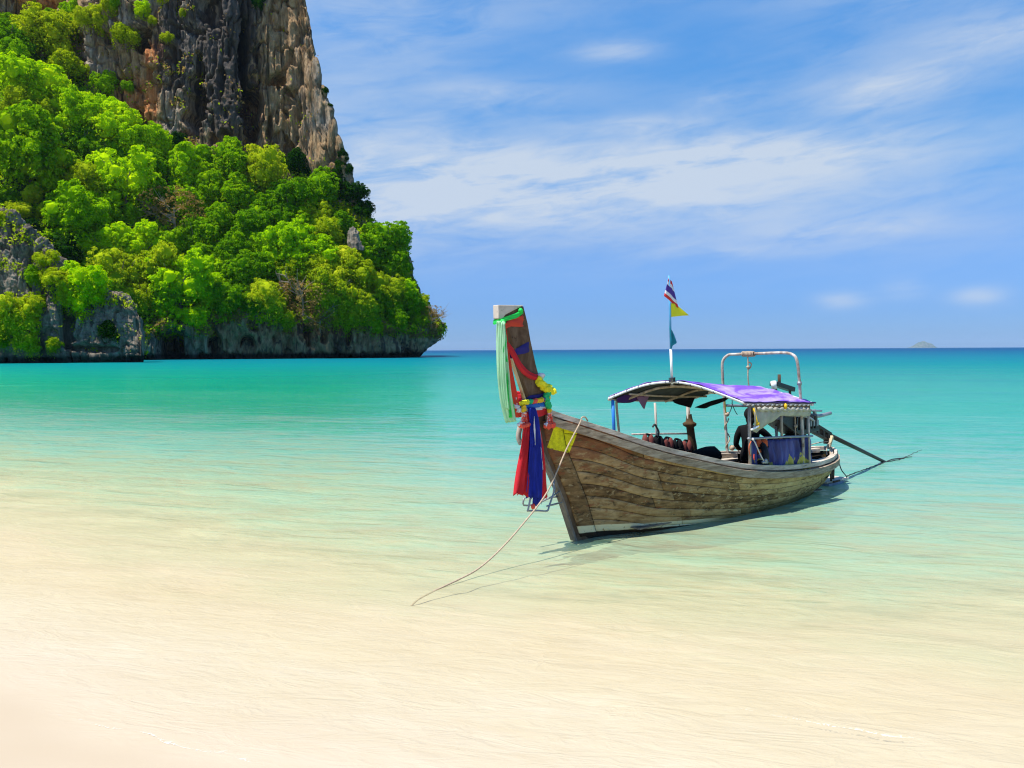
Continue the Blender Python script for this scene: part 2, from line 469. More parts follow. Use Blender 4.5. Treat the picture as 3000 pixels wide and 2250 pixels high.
def spot(ta, te, prof=None):
    """Point of the bare face on a bearing at a height slope seen from the eye point."""
    P = (prof or head_profile)(ta)
    prev = None
    for (d0, z0), (d1, z1) in zip(P[1:5], P[2:6]):
        for k in range(41):
            t = k / 40
            d, z = d0 + (d1 - d0) * t, z0 + (z1 - z0) * t
            e = (z - EYE) / d
            if e >= te:
                return ta * d, d, z
    d, z = P[5]
    return ta * d, d, z
def face_mesh(name, tas, prof, rows, mat, rockiness, caves, tip=None):
    nc = len(tas)
    D, Z, V, E = [], [], [], []
    for ta in tas:
        P = prof(ta)
        seg = np.hypot(np.diff(P[:, 0]), np.diff(P[:, 1]))
        nfront, nback = rows
        L = np.concatenate([[0], np.cumsum(seg[:5])])
        tt = np.linspace(0, L[-1], nfront)
        d = np.interp(tt, L, P[:6, 0])
        z = np.interp(tt, L, P[:6, 1])
        sidx = np.interp(tt, L, np.arange(6))
        Lb = np.concatenate([[0], np.cumsum(seg[5:])])
        tb = np.linspace(0, Lb[-1], nback + 1)[1:]
        D.append(np.concatenate([d, np.interp(tb, Lb, P[5:, 0])]))
        Z.append(np.concatenate([z, np.interp(tb, Lb, P[5:, 1])]))
        V.append(np.concatenate([sidx, np.full(nback, 6.0)]))
    D, Z, V = np.array(D), np.array(Z), np.array(V)
    T = np.repeat(np.array(tas)[:, None], D.shape[1], 1)
    X, Y = T * D, D.copy()
    if tip is not None:
        X = tip(T, X, Y, Z)
    Pw = np.stack([X, Y, Z], 2)
    # outward normals of the smooth form
    du = np.gradient(Pw, axis=0)
    dv = np.gradient(Pw, axis=1)
    Nn = np.cross(du, dv)
    ln = np.linalg.norm(Nn, axis=2, keepdims=True)
    Nn = Nn / np.maximum(ln, 1e-6)
    for _ in range(6):
        Nn[1:-1] = (Nn[:-2] + Nn[1:-1] + Nn[2:]) / 3
        Nn[:, 1:-1] = (Nn[:, :-2] + Nn[:, 1:-1] + Nn[:, 2:]) / 3
    Nn /= np.maximum(np.linalg.norm(Nn, axis=2, keepdims=True), 1e-6)
    disp, at = rockiness(T, X, Y, Z, V)
    for (ct, ce, wt, we, dep) in caves:
        e = (Z - EYE) / Y
        r2 = ((T - ct) / wt) ** 2 + ((e - ce) / we) ** 2
        wob = 0.8 * fbm(np.stack([X.ravel() / 3, Y.ravel() / 3, Z.ravel() / 5], 1), 3, 77).reshape(X.shape)
        k = 1 - sstep(r2 + wob, 0.35, 1.0)
        disp = disp * (1 - 0.6 * k) - dep * k * (V < 5.2)
    Pw = Pw + Nn * disp[..., None]
    me = mesh_np(name, Pw.reshape(-1, 3), grid_faces(nc, D.shape[1]), mat, attrs={k: v.ravel() for k, v in at.items()})
    return me, Pw, Nn, V


# limestone: grey weathered skin, tan and rust where it has broken, black water streaks
def rock_material(name, tan_amt, tone=1.0):
    m, N, out = new_mat(name)
    pos = N.new('ShaderNodeNewGeometry').outputs['Position']
    soil, rust, dark = N.attr("soil"), N.attr("rust"), N.attr("streak")
    stretched = N.v('MULTIPLY', pos, (0.28, 0.28, 0.075))
    a1 = N.noise(stretched, 1.0, 7.0, 0.6, 0.6)
    a2 = N.noise(N.v('MULTIPLY', pos, (0.8, 0.8, 0.20)), 1.0, 6.0, 0.65, 0.3)
    a3 = N.noise(pos, 0.09, 4.0, 0.55)
    grey = N.ramp(a2, [(0.25, (0.075, 0.056, 0.040)), (0.45, (0.222, 0.178, 0.130)), (0.6, (0.370, 0.305, 0.228)), (0.80, (0.60, 0.51, 0.39))])
    tan = N.ramp(a2, [(0.25, (0.11, 0.066, 0.032)), (0.5, (0.34, 0.215, 0.105)), (0.78, (0.60, 0.42, 0.225))])
    tm = N.step(N.m('ADD', N.m('MULTIPLY', a3, 0.6), N.m('ADD', N.m('MULTIPLY', a1, 0.5), N.m('MULTIPLY', rust, 0.5))), tan_amt, tan_amt + 0.22)
    c = N.mix(tm, grey, tan)
    if tone != 1.0:
        c = N.mix(1.0, c, (tone, tone, tone), 'MULTIPLY')
    red = N.ramp(a2, [(0.3, (0.30, 0.085, 0.025)), (0.6, (0.62, 0.26, 0.09)), (0.8, (0.75, 0.50, 0.28))])
    c = N.mix(N.step(N.m('ADD', rust, N.m('MULTIPLY', N.m('SUBTRACT', a1, 0.5), 1.2)), 0.55, 0.95), c, red)
    st = N.step(N.m('ADD', N.m('MULTIPLY', dark, 0.45), a1), 0.57, 0.72)
    c = N.mix(N.m('MULTIPLY', st, 0.80), c, (0.035, 0.032, 0.032))
    earth = N.ramp(N.noise(pos, 0.5, 4.0, 0.6), [(0.35, (0.030, 0.060, 0.010)), (0.6, (0.06, 0.10, 0.015)), (0.75, (0.13, 0.12, 0.03))])
    c = N.mix(N.step(N.m('ADD', soil, N.m('MULTIPLY', N.m('SUBTRACT', a3, 0.5), 0.5)), 0.45, 0.62), c, earth)
    x_, y_, z_ = N.sep(pos)
    tide = N.step(z_, 2.6, 1.2)      # the black band at the tide line
    c = N.mix(N.m('MULTIPLY', tide, 0.85), c, (0.018, 0.019, 0.017))
    fine = N.noise(N.v('MULTIPLY', pos, (1.6, 1.6, 0.5)), 1.0, 8.0, 0.68)
    nb = N.bump(fine, 0.9, 0.8)
    principled(N, out, c, 0.9, nb, 0.15)
    return m


m_cliff = rock_material("limestone_cliff_rock", 0.50)
m_grey_rock = rock_material("grey_limestone_rock", 0.80, 0.82)


def head_rock(T, X, Y, Z, V):
    sh = X.shape
    p = np.stack([X.ravel(), Y.ravel(), Z.ravel()], 1)
    on_slope = (sstep(V, 2.85, 3.15) * (1 - sstep(V, 3.8, 4.02))).ravel()
    cliff = sstep(V, 3.9, 4.05).ravel()
    big = fbm(p / np.array([26, 26, 46]), 4, 5)
    flute = fbm(p / np.array([5.0, 8.0, 34.0]), 4, 11, 0.55, ridged=True)
    curtain = fbm(p / np.array([1.7, 3.0, 10.0]), 4, 19, 0.55, ridged=True)
    fine = fbm(p / np.array([0.8, 1.2, 1.6]), 3, 29, 0.55)
    chunk = fbm(p / np.array([6.0, 6.0, 9.0]), 3, 35, 0.5)
    chunk = fbm(p / np.array([5.0, 5.0, 10.0]), 4, 35, 0.55)
    holes = sstep(fbm(p / np.array([4.0, 5.0, 8.0]), 3, 63, 0.5), 0.18, 0.45)
    crack = sstep(np.abs(vnoise(p / np.array([4.5, 5.0, 17.0]), 71)), 0.10, 0.0) + 0.8 * sstep(np.abs(vnoise(p / np.array([2.0, 2.5, 8.0]) + 0.3 * big[:, None], 73)), 0.12, 0.0)
    rock = 4.5 * big + 2.2 * flute + 1.3 * curtain + 0.9 * fine + 1.8 * chunk - 4.2 * holes - 3.0 * crack
    sea = (V.ravel() < 2.9)
    rock = np.where(sea, 1.2 * big + 1.5 * flute + 1.5 * fbm(p / np.array([1.5, 2.0, 6.0]), 3, 91, 0.55, ridged=True) + 0.8 * fine + 2.2 * fbm(p / np.array([2.6, 3.0, 4.0]), 3, 95, 0.55) - 2.6 * holes, rock)
    hum = 3.0 * fbm(p / np.array([20, 20, 20]), 4, 51) + 0.8 * fbm(p / 4.0, 3, 57)
    d = rock * (1 - on_slope) + hum * on_slope
    # thin ends keep their outline
    ridge = (EYE + np.interp(T, HA[:, 0], HA[:, 4]) * 300).ravel()
    d = d * (1 - 0.45 * sstep(T.ravel(), -0.285, -0.25) * cliff)
    d = d * np.clip(ridge / 60.0, 0.22, 1.0)
    d = np.where(V.ravel() > 5.5, 0.3 * d, d)
    e = ((Z - EYE) / Y).ravel()
    t = T.ravel()
    def zone(ct, ce, wt, we):
        return np.exp(-((t - ct) / wt) ** 2 - ((e - ce) / we) ** 2)
    rust = 1.0 * zone(-0.437, 0.372, 0.022, 0.020) + 0.85 * zone(-0.475, 0.315, 0.028, 0.05) + 0.8 * zone(-0.45, 0.31, 0.012, 0.04) + 1.1 * zone(-0.575, 0.44, 0.045, 0.022) \
        + 0.5 * zone(-0.29, 0.36, 0.045, 0.11) + 0.55 * zone(-0.35, 0.25, 0.05, 0.02) + 0.6 * zone(-0.225, 0.23, 0.02, 0.03) + 0.80 * zone(-0.24, 0.025, 0.15, 0.03) + 0.45 * zone(-0.315, 0.30, 0.012, 0.06)
    streak = 0.9 * zone(-0.345, 0.40, 0.05, 0.06) + 0.7 * zone(-0.42, 0.38, 0.02, 0.06) + 0.8 * zone(-0.34, 0.31, 0.04, 0.06) + 0.3 * zone(-0.5, 0.33, 0.03, 0.05) + 0.22 * (sea.astype(float)) - 0.6 * zone(-0.27, 0.33, 0.04, 0.12)
    return d.reshape(sh), {"soil": on_slope, "rust": rust, "streak": streak}


def head_tip(T, X, Y, Z):
    """At the point the sea cliff leans out over the water."""
    k = np.clip((T + 0.122) / 0.034, 0, 1.15)
    low = 1 - np.clip(Z / 13.0, 0, 1)
    return X - 9.5 * k * low ** 1.3 + 1.4 * k * np.exp(-((Z - 6.2) / 1.2) ** 2)


CAVES = [(-0.392, 0.305, 0.018, 0.040, 30.0), (-0.386, 0.345, 0.009, 0.03, 12.0), (-0.458, 0.388, 0.011, 0.018, 24.0), (-0.328, 0.345, 0.008, 0.085, 22.0), (-0.318, 0.300, 0.012, 0.030, 16.0), (-0.3225, 0.270, 0.010, 0.020, 12.0), (-0.40, 0.270, 0.016, 0.006, 6.0),
         (-0.372, 0.425, 0.014, 0.035, 9.0), (-0.352, 0.262, 0.006, 0.012, 6.0), (-0.288, 0.335, 0.012, 0.010, 7.0), (-0.298, 0.275, 0.004, 0.020, 6.0), (-0.300, 0.447, 0.022, 0.010, 9.0), (-0.413, 0.44, 0.006, 0.03, 6.0), (-0.355, 0.33, 0.005, 0.03, 6.0), (-0.275, 0.25, 0.008, 0.012, 5.0), (-0.262, 0.29, 0.005, 0.02, 4.0),
         (-0.425, 0.008, 0.028, 0.026, 20.0), (-0.372, 0.011, 0.010, 0.022, 9.0), (-0.33, 0.008, 0.012, 0.012, 6.0), (-0.255, 0.020, 0.006, 0.018, 6.0), (-0.205, 0.016, 0.005, 0.016, 5.0), (-0.555, 0.447, 0.02, 0.012, 10.0)]
tas = np.concatenate([np.linspace(-1.6, -0.81, 60), np.linspace(-0.80, -0.66, 40), np.linspace(-0.6585, -0.0845, 560), [-0.0838, -0.0834]])


def head_profile_closed(ta):
    P = head_profile(min(ta, -0.0844))
    if ta > -0.0844:
        k = 0.45 if ta < -0.0836 else 1.0
        mid = P[:, 0].mean()
        P[:, 0] = P[:, 0] * (1 - k) + mid * k
    return P


me, HP, HN, HV = face_mesh("headland_cliff", tas, head_profile_closed, (430, 26), m_cliff, head_rock, CAVES, head_tip)
structure("headland_cliff", me)


def butt_rock(T, X, Y, Z, V):
    sh = X.shape
    p = np.stack([X.ravel(), Y.ravel(), Z.ravel()], 1)
    big = fbm(p / np.array([9, 9, 16]), 4, 105)
    flute = fbm(p / np.array([3.2, 5, 16.0]), 4, 111, 0.55, ridged=True)
    blocky = np.round(fbm(p / np.array([2.4, 4.0, 5.0]), 2, 117) * 3) / 3
    fine = fbm(p / np.array([0.6, 0.9, 1.4]), 4, 123, 0.6, ridged=True)
    crack = sstep(np.abs(vnoise(p / np.array([2.4, 2.4, 9.0]), 171)), 0.14, 0.0) + 0.25 * sstep(np.abs(vnoise(p / np.array([3.0, 3.0, 1.8]), 173)), 0.10, 0.0)
    d = 1.7 * big + 1.1 * flute + 0.9 * blocky + 0.55 * fine - 1.3 * crack
    top = np.exp(-((V.ravel() - 4.0) / 0.8) ** 2)
    d = d + top * 1.1 * fbm(p / np.array([1.3, 1.3, 3.0]), 3, 131, 0.6, ridged=True)
    h = (EYE + np.interp(T, BA[:, 0], BA[:, 2]) * 200).ravel()
    d = d * np.clip(h / 10.0, 0.15, 1.0)
    z0 = np.zeros(len(p))
    return d.reshape(sh), {"soil": z0, "rust": z0 + 0.05, "streak": 0.35 * fbm(p / 6, 2, 3)}


BCAVES = [(-0.557, 0.035, 0.012, 0.035, 6.0), (-0.52, 0.004, 0.03, 0.006, 2.5), (-0.622, 0.145, 0.004, 0.016, 2.0), (-0.60, 0.105, 0.006, 0.03, 2.0)]
btas = np.concatenate([np.linspace(-1.5, -0.80, 70), np.linspace(-0.789, -0.4622, 260)])
me, BP, BN, BV = face_mesh("rock_buttress", btas, butt_profile, (200, 30), m_grey_rock, butt_rock, BCAVES)
structure("rock_buttress", me)


# a grey pinnacle standing out of the bushes
def pinnacle(name, c, w, h, seed, label):
    th = np.linspace(0, 2 * math.pi, 41)
    v = np.linspace(0, 1, 40)
    TH, VV = np.meshgrid(th, v, indexing='ij')
    R = w * (1 - VV) ** 0.55
    P = np.stack([R * np.cos(TH), R * 0.7 * np.sin(TH), h * VV], 2)
    q = P.reshape(-1, 3)
    qq = q.copy()
    k = fbm(np.stack([q[:, 0] / 1.6, q[:, 1] / 1.6, q[:, 2] / 7 + seed], 1), 4, 7, 0.6, ridged=True).reshape(TH.shape)
    k[-1] = k[0]
    P[..., 0] += np.cos(TH) * k * w * 0.45 + (VV * -0.35 * w)
    P[..., 1] += np.sin(TH) * k * w * 0.35
    P[..., 2] += k * 1.6 * VV
    z0 = np.zeros(P.size // 3)
    me = mesh_np(name, P.reshape(-1, 3), grid_faces(41, 40), m_grey_rock, attrs={"soil": z0, "rust": z0, "streak": z0})
    o = link(name, me, label=label, category="rock")
    o.location = c
    return o


# far islet, and a long low hill behind it
m_isle, N, out = new_mat("far_island_forest")
pos = N.new('ShaderNodeNewGeometry').outputs['Position']
principled(N, out, N.ramp(N.noise(pos, 0.02, 4, 0.6), [(0.4, (0.05, 0.09, 0.04)), (0.6, (0.16, 0.16, 0.14))]), 0.95)


def island(name, cx, cy, prof, depth, seed):
    """Ridge island: prof is a list of (offset across the view, height)."""
    xs = np.linspace(prof[0][0], prof[-1][0], 70)
    hs = np.interp(xs, [p[0] for p in prof], [p[1] for p in prof])
    hs = hs * (1 + 0.10 * fbm(np.stack([xs / 25, xs * 0 + seed, xs * 0], 1), 3, seed))
    w = np.linspace(-1, 1, 17)
    P = np.array([[(cx + x, cy + depth * k, max(h, 0.0) * (1 - abs(k) ** 2.2) - 1.0) for k in w] for x, h in zip(xs, hs)])
    q = P.reshape(-1, 3)
    me = mesh_np(name, q, grid_faces(70, 17), m_isle)
    return structure(name, me)


island("far_islet", 10300, 20000, [(-317, 0), (-244, 30), (-170, 76), (-85, 132), (-24, 164), (36, 168), (98, 140), (183, 118), (232, 60), (268, 0)], 260, 3)
# ------------------------------------------------------------------ trees and scrub
def leaf_material(name, ramp, trans=0.42, hue=0.0):
    m, N, out = new_mat(name)
    geo = N.new('ShaderNodeNewGeometry')
    pos = geo.outputs['Position']
    oi = N.new('ShaderNodeObjectInfo').outputs['Random']
    pid = geo.outputs['Random Per Island']
    f = N.m('ADD', N.m('MULTIPLY', N.noise(pos, 0.22, 3.0, 0.6), 0.62), N.m('ADD', N.m('MULTIPLY', pid, 0.30), N.m('MULTIPLY', oi, 0.22)))
    c = N.ramp(N.m('SUBTRACT', f, 0.10), ramp)
    b1 = N.new('ShaderNodeBsdfDiffuse')
    N.put(b1.inputs[0], c)
    b2 = N.new('ShaderNodeBsdfTranslucent')
    N.put(b2.inputs[0], N.mix(1.0, c, (1.15, 1.1, 0.6), 'MULTIPLY'))
    m1 = N.new('ShaderNodeMixShader')
    N.put(m1.inputs[0], trans)
    N.l.new(b1.outputs[0], m1.inputs[1])
    N.l.new(b2.outputs[0], m1.inputs[2])
    N.l.new(m1.outputs[0], out.inputs[0])
    return m


LEAF = {
    'B': leaf_material("vine_leaves_bright_green", [(0.20, (0.150, 0.360, 0.002)), (0.5, (0.430, 0.680, 0.003)), (0.80, (0.720, 0.840, 0.004))]),
    'G': leaf_material("leaves_mid_green", [(0.20, (0.070, 0.205, 0.003)), (0.5, (0.215, 0.440, 0.004)), (0.80, (0.470, 0.640, 0.005))]),
    'K': leaf_material("leaves_dark_green", [(0.20, (0.010, 0.045, 0.004)), (0.5, (0.022, 0.085, 0.006)), (0.80, (0.060, 0.150, 0.008))]),
    'O': leaf_material("leaves_olive_yellow", [(0.20, (0.190, 0.285, 0.005)), (0.5, (0.450, 0.560, 0.010)), (0.80, (0.680, 0.680, 0.030))]),
    'D': leaf_material("leaves_dry_brown", [(0.20, (0.190, 0.120, 0.035)), (0.5, (0.380, 0.250, 0.085)), (0.80, (0.520, 0.380, 0.140))]),
}
m_bark, N, out = new_mat("bark")
pos = N.new('ShaderNodeNewGeometry').outputs['Position']
principled(N, out, N.ramp(N.noise(N.v('MULTIPLY', pos, (2, 2, 0.5)), 1.5, 4, 0.6), [(0.35, (0.10, 0.075, 0.055)), (0.65, (0.30, 0.25, 0.20))]), 0.9)


def leaf_quads(P, Nr, size, rng, droop=0.0):
    """Leaf sprays: one bent quad per point, lying roughly along the crown surface."""
    n = len(P)
    t = rng.normal(size=(n, 3))
    Nn = Nr + rng.normal(size=(n, 3)) * 0.45
    Nn /= np.linalg.norm(Nn, axis=1, keepdims=True)
    t -= (t * Nn).sum(1, keepdims=True) * Nn
    t /= np.maximum(np.linalg.norm(t, axis=1, keepdims=True), 1e-6)
    b = np.cross(Nn, t)
    s = size * rng.uniform(0.6, 1.35, (n, 1))
    l, w = s * 0.75, s * 0.42
    c1 = P - t * l
    c2 = P + b * w + Nn * s * 0.10
    c3 = P + t * l - Nn * s * 0.12 - np.array([0, 0, 1.0]) * s * droop
    c4 = P - b * w + Nn * s * 0.10
    V = np.stack([c1, c2, c3, c4], 1).reshape(-1, 3)
    F = np.arange(4 * n).reshape(n, 4)
    return V, F


def crown_mesh(name, kind, seed, n, leaf, lobes, flat=0.8, airy=0.0):
    """Irregular crown of radius about 1: lobes, on them tufts of leaves, and creepers hanging from the tufts."""
    rng = np.random.default_rng(seed)
    asp = np.array([rng.uniform(0.85, 1.2), rng.uniform(0.85, 1.1), flat * rng.uniform(0.85, 1.15)])
    C, Rr = [np.array([0, 0, -0.1])], [0.55]
    for i in range(lobes):
        d = rng.normal(size=3)
        d /= np.linalg.norm(d)
        d[2] = d[2] * 0.85 - 0.05
        C.append(d * rng.uniform(0.35, 0.90) * asp)
        Rr.append(rng.uniform(0.20, 0.42))
    C, Rr = np.array(C), np.array(Rr)
    nt = int(330 * (1 - airy * 0.5))
    k = rng.choice(len(Rr), size=nt * 4, p=Rr ** 2 / (Rr ** 2).sum())
    d = rng.normal(size=(len(k), 3))
    d /= np.linalg.norm(d, axis=1, keepdims=True)
    T = C[k] + d * (Rr[k] * rng.uniform(0.85, 1.12, len(k)))[:, None]
    inside = np.zeros(len(T), bool)
    for c, r in zip(C, Rr):
        inside |= np.linalg.norm(T - c, axis=1) < r * 0.84
    T, TD = T[~inside][:nt], d[~inside][:nt]
    nt = len(T)
    tr = rng.uniform(0.06, 0.145, nt)
    per = rng.multinomial(n, tr ** 2 / (tr ** 2).sum())
    tk = np.repeat(np.arange(nt), per)
    dd = rng.normal(size=(n, 3))
    dd /= np.linalg.norm(dd, axis=1, keepdims=True)
    dd = dd + TD[tk] * 0.55 + np.array([0, 0, 0.35])
    dd /= np.linalg.norm(dd, axis=1, keepdims=True)
    P = T[tk] + dd * (tr[tk] * rng.uniform(0.55, 1.1, n))[:, None] * np.array([1.15, 1.15, 0.75])
    # hanging creepers
    hang = rng.random(n) < 0.20
    P[hang, 2] -= rng.random(hang.sum()) ** 1.5 * 0.60
    V, F = leaf_quads(P, dd + np.array([0, 0, 0.25]), leaf, rng, 0.25)
    faces = F.tolist()
    allv = [V]
    off = len(V)
    if airy < 0.3:
        for c, r in zip(C, Rr):
            bm = bmesh.new()
            bmesh.ops.create_icosphere(bm, subdivisions=2, radius=r * 0.74)
            vs = np.array([v.co[:] for v in bm.verts])
            vs *= (1 + 0.22 * fbm(vs * 9 + seed, 2, 3))[:, None]
            faces += [tuple(v.index + off for v in f.verts) for f in bm.faces]
            bm.free()
            allv.append(vs + c)
            off += len(vs)
    me = bpy.data.meshes.new(name)
    me.from_pydata(np.concatenate(allv).tolist(), [], faces)
    me.materials.append(LEAF[kind])
    me.update()
    return me


def tube_np(path, rad, n=6, cap=True):
    """Tapered tube along a polyline: vertices and quads."""
    path = np.asarray(path, float)
    rad = np.broadcast_to(np.asarray(rad, float), (len(path),))
    tg = np.gradient(path, axis=0)
    tg /= np.maximum(np.linalg.norm(tg, axis=1, keepdims=True), 1e-9)
    ref = np.array([0, 0, 1.0]) if abs(tg[0][2]) < 0.9 else np.array([1.0, 0, 0])
    a = np.cross(tg[0], ref)
    a /= np.linalg.norm(a)
    V = []
    for i in range(len(path)):
        a = a - tg[i] * (a @ tg[i])
        a /= max(np.linalg.norm(a), 1e-9)
        b = np.cross(tg[i], a)
        for k in range(n):
            th = 2 * math.pi * k / n
            V.append(path[i] + rad[i] * (math.cos(th) * a + math.sin(th) * b))
    F = []
    for i in range(len(path) - 1):
        for k in range(n):
            F.append((i * n + k, i * n + (k + 1) % n, (i + 1) * n + (k + 1) % n, (i + 1) * n + k))
    if cap:
        F.append(tuple(range(n - 1, -1, -1)))
        F.append(tuple((len(path) - 1) * n + k for k in range(n)))
    return V, F


def trunk_mesh(name, seed, spread, twig=0, mat=None):
    """Trunk with limbs for a crown of radius 1 whose centre stands at height 0 (roots at -0.75)."""
    rng = np.random.default_rng(seed)
    V, F = [], []
    def add(path, rad, n=5):
        v, f = tube_np(path, rad, n)
        o = len(V)
        V.extend(v)
        F.extend([tuple(i + o for i in q) for q in f])
    add([(0, 0, -1.0), (0.02, 0.01, -0.6), (-0.02, 0.02, -0.2), (0.0, 0.0, 0.1)], [0.055, 0.045, 0.035, 0.025])
    for i in range(7):
        th = rng.uniform(0, 6.28)
        z0 = rng.uniform(-0.5, 0.0)
        d = np.array([math.cos(th), math.sin(th), rng.uniform(0.3, 0.9)]) * spread
        p0 = np.array([0, 0, z0])
        mid = p0 + d * 0.5 + rng.normal(size=3) * 0.05
        end = p0 + d * rng.uniform(0.8, 1.05) + np.array([0, 0, 0.08])
        add([p0, mid, end], [0.026, 0.018, 0.008])
        for j in range(twig):
            e2 = mid + (end - mid) * rng.random() 
            t = e2 + (d + rng.normal(size=3) * 0.55) * rng.uniform(0.2, 0.45)
            add([e2, (e2 + t) / 2 + rng.normal(size=3) * 0.03, t], [0.010, 0.007, 0.004], 4)
    me = bpy.data.meshes.new(name)
    me.from_pydata([tuple(v) for v in V], [], F)
    me.materials.append(mat or m_bark)
    me.update()
    return me


CROWNS = {'B': [], 'G': [], 'K': [], 'O': [], 'D': []}
for i in range(4):
    CROWNS['B'].append(crown_mesh("vine_crown", 'B', 10 + i, 13000, 0.060, 20 + i, 0.95))
    CROWNS['G'].append(crown_mesh("green_crown", 'G', 30 + i, 12000, 0.062, 17 + i, 0.95))
    CROWNS['O'].append(crown_mesh("olive_crown", 'O', 50 + i, 9500, 0.056, 16 + i, 0.85, 0.22))
    if i < 2:
        CROWNS['K'].append(crown_mesh("dark_crown", 'K', 70 + i, 5500, 0.085, 14, 1.0))
        CROWNS['D'].append(crown_mesh("dry_crown", 'D', 90 + i, 2300, 0.050, 11, 0.8, 0.55))
TRUNKS = [trunk_mesh("tree_trunk", 5 + i, 0.75) for i in range(3)]
m_twig, N, out = new_mat("bare_grey_twigs")
principled(N, out, (0.36, 0.28, 0.21), 0.9)
TWIGS = [trunk_mesh("twiggy_trunk", 15 + i, 0.95, 9, m_twig) for i in range(2)]
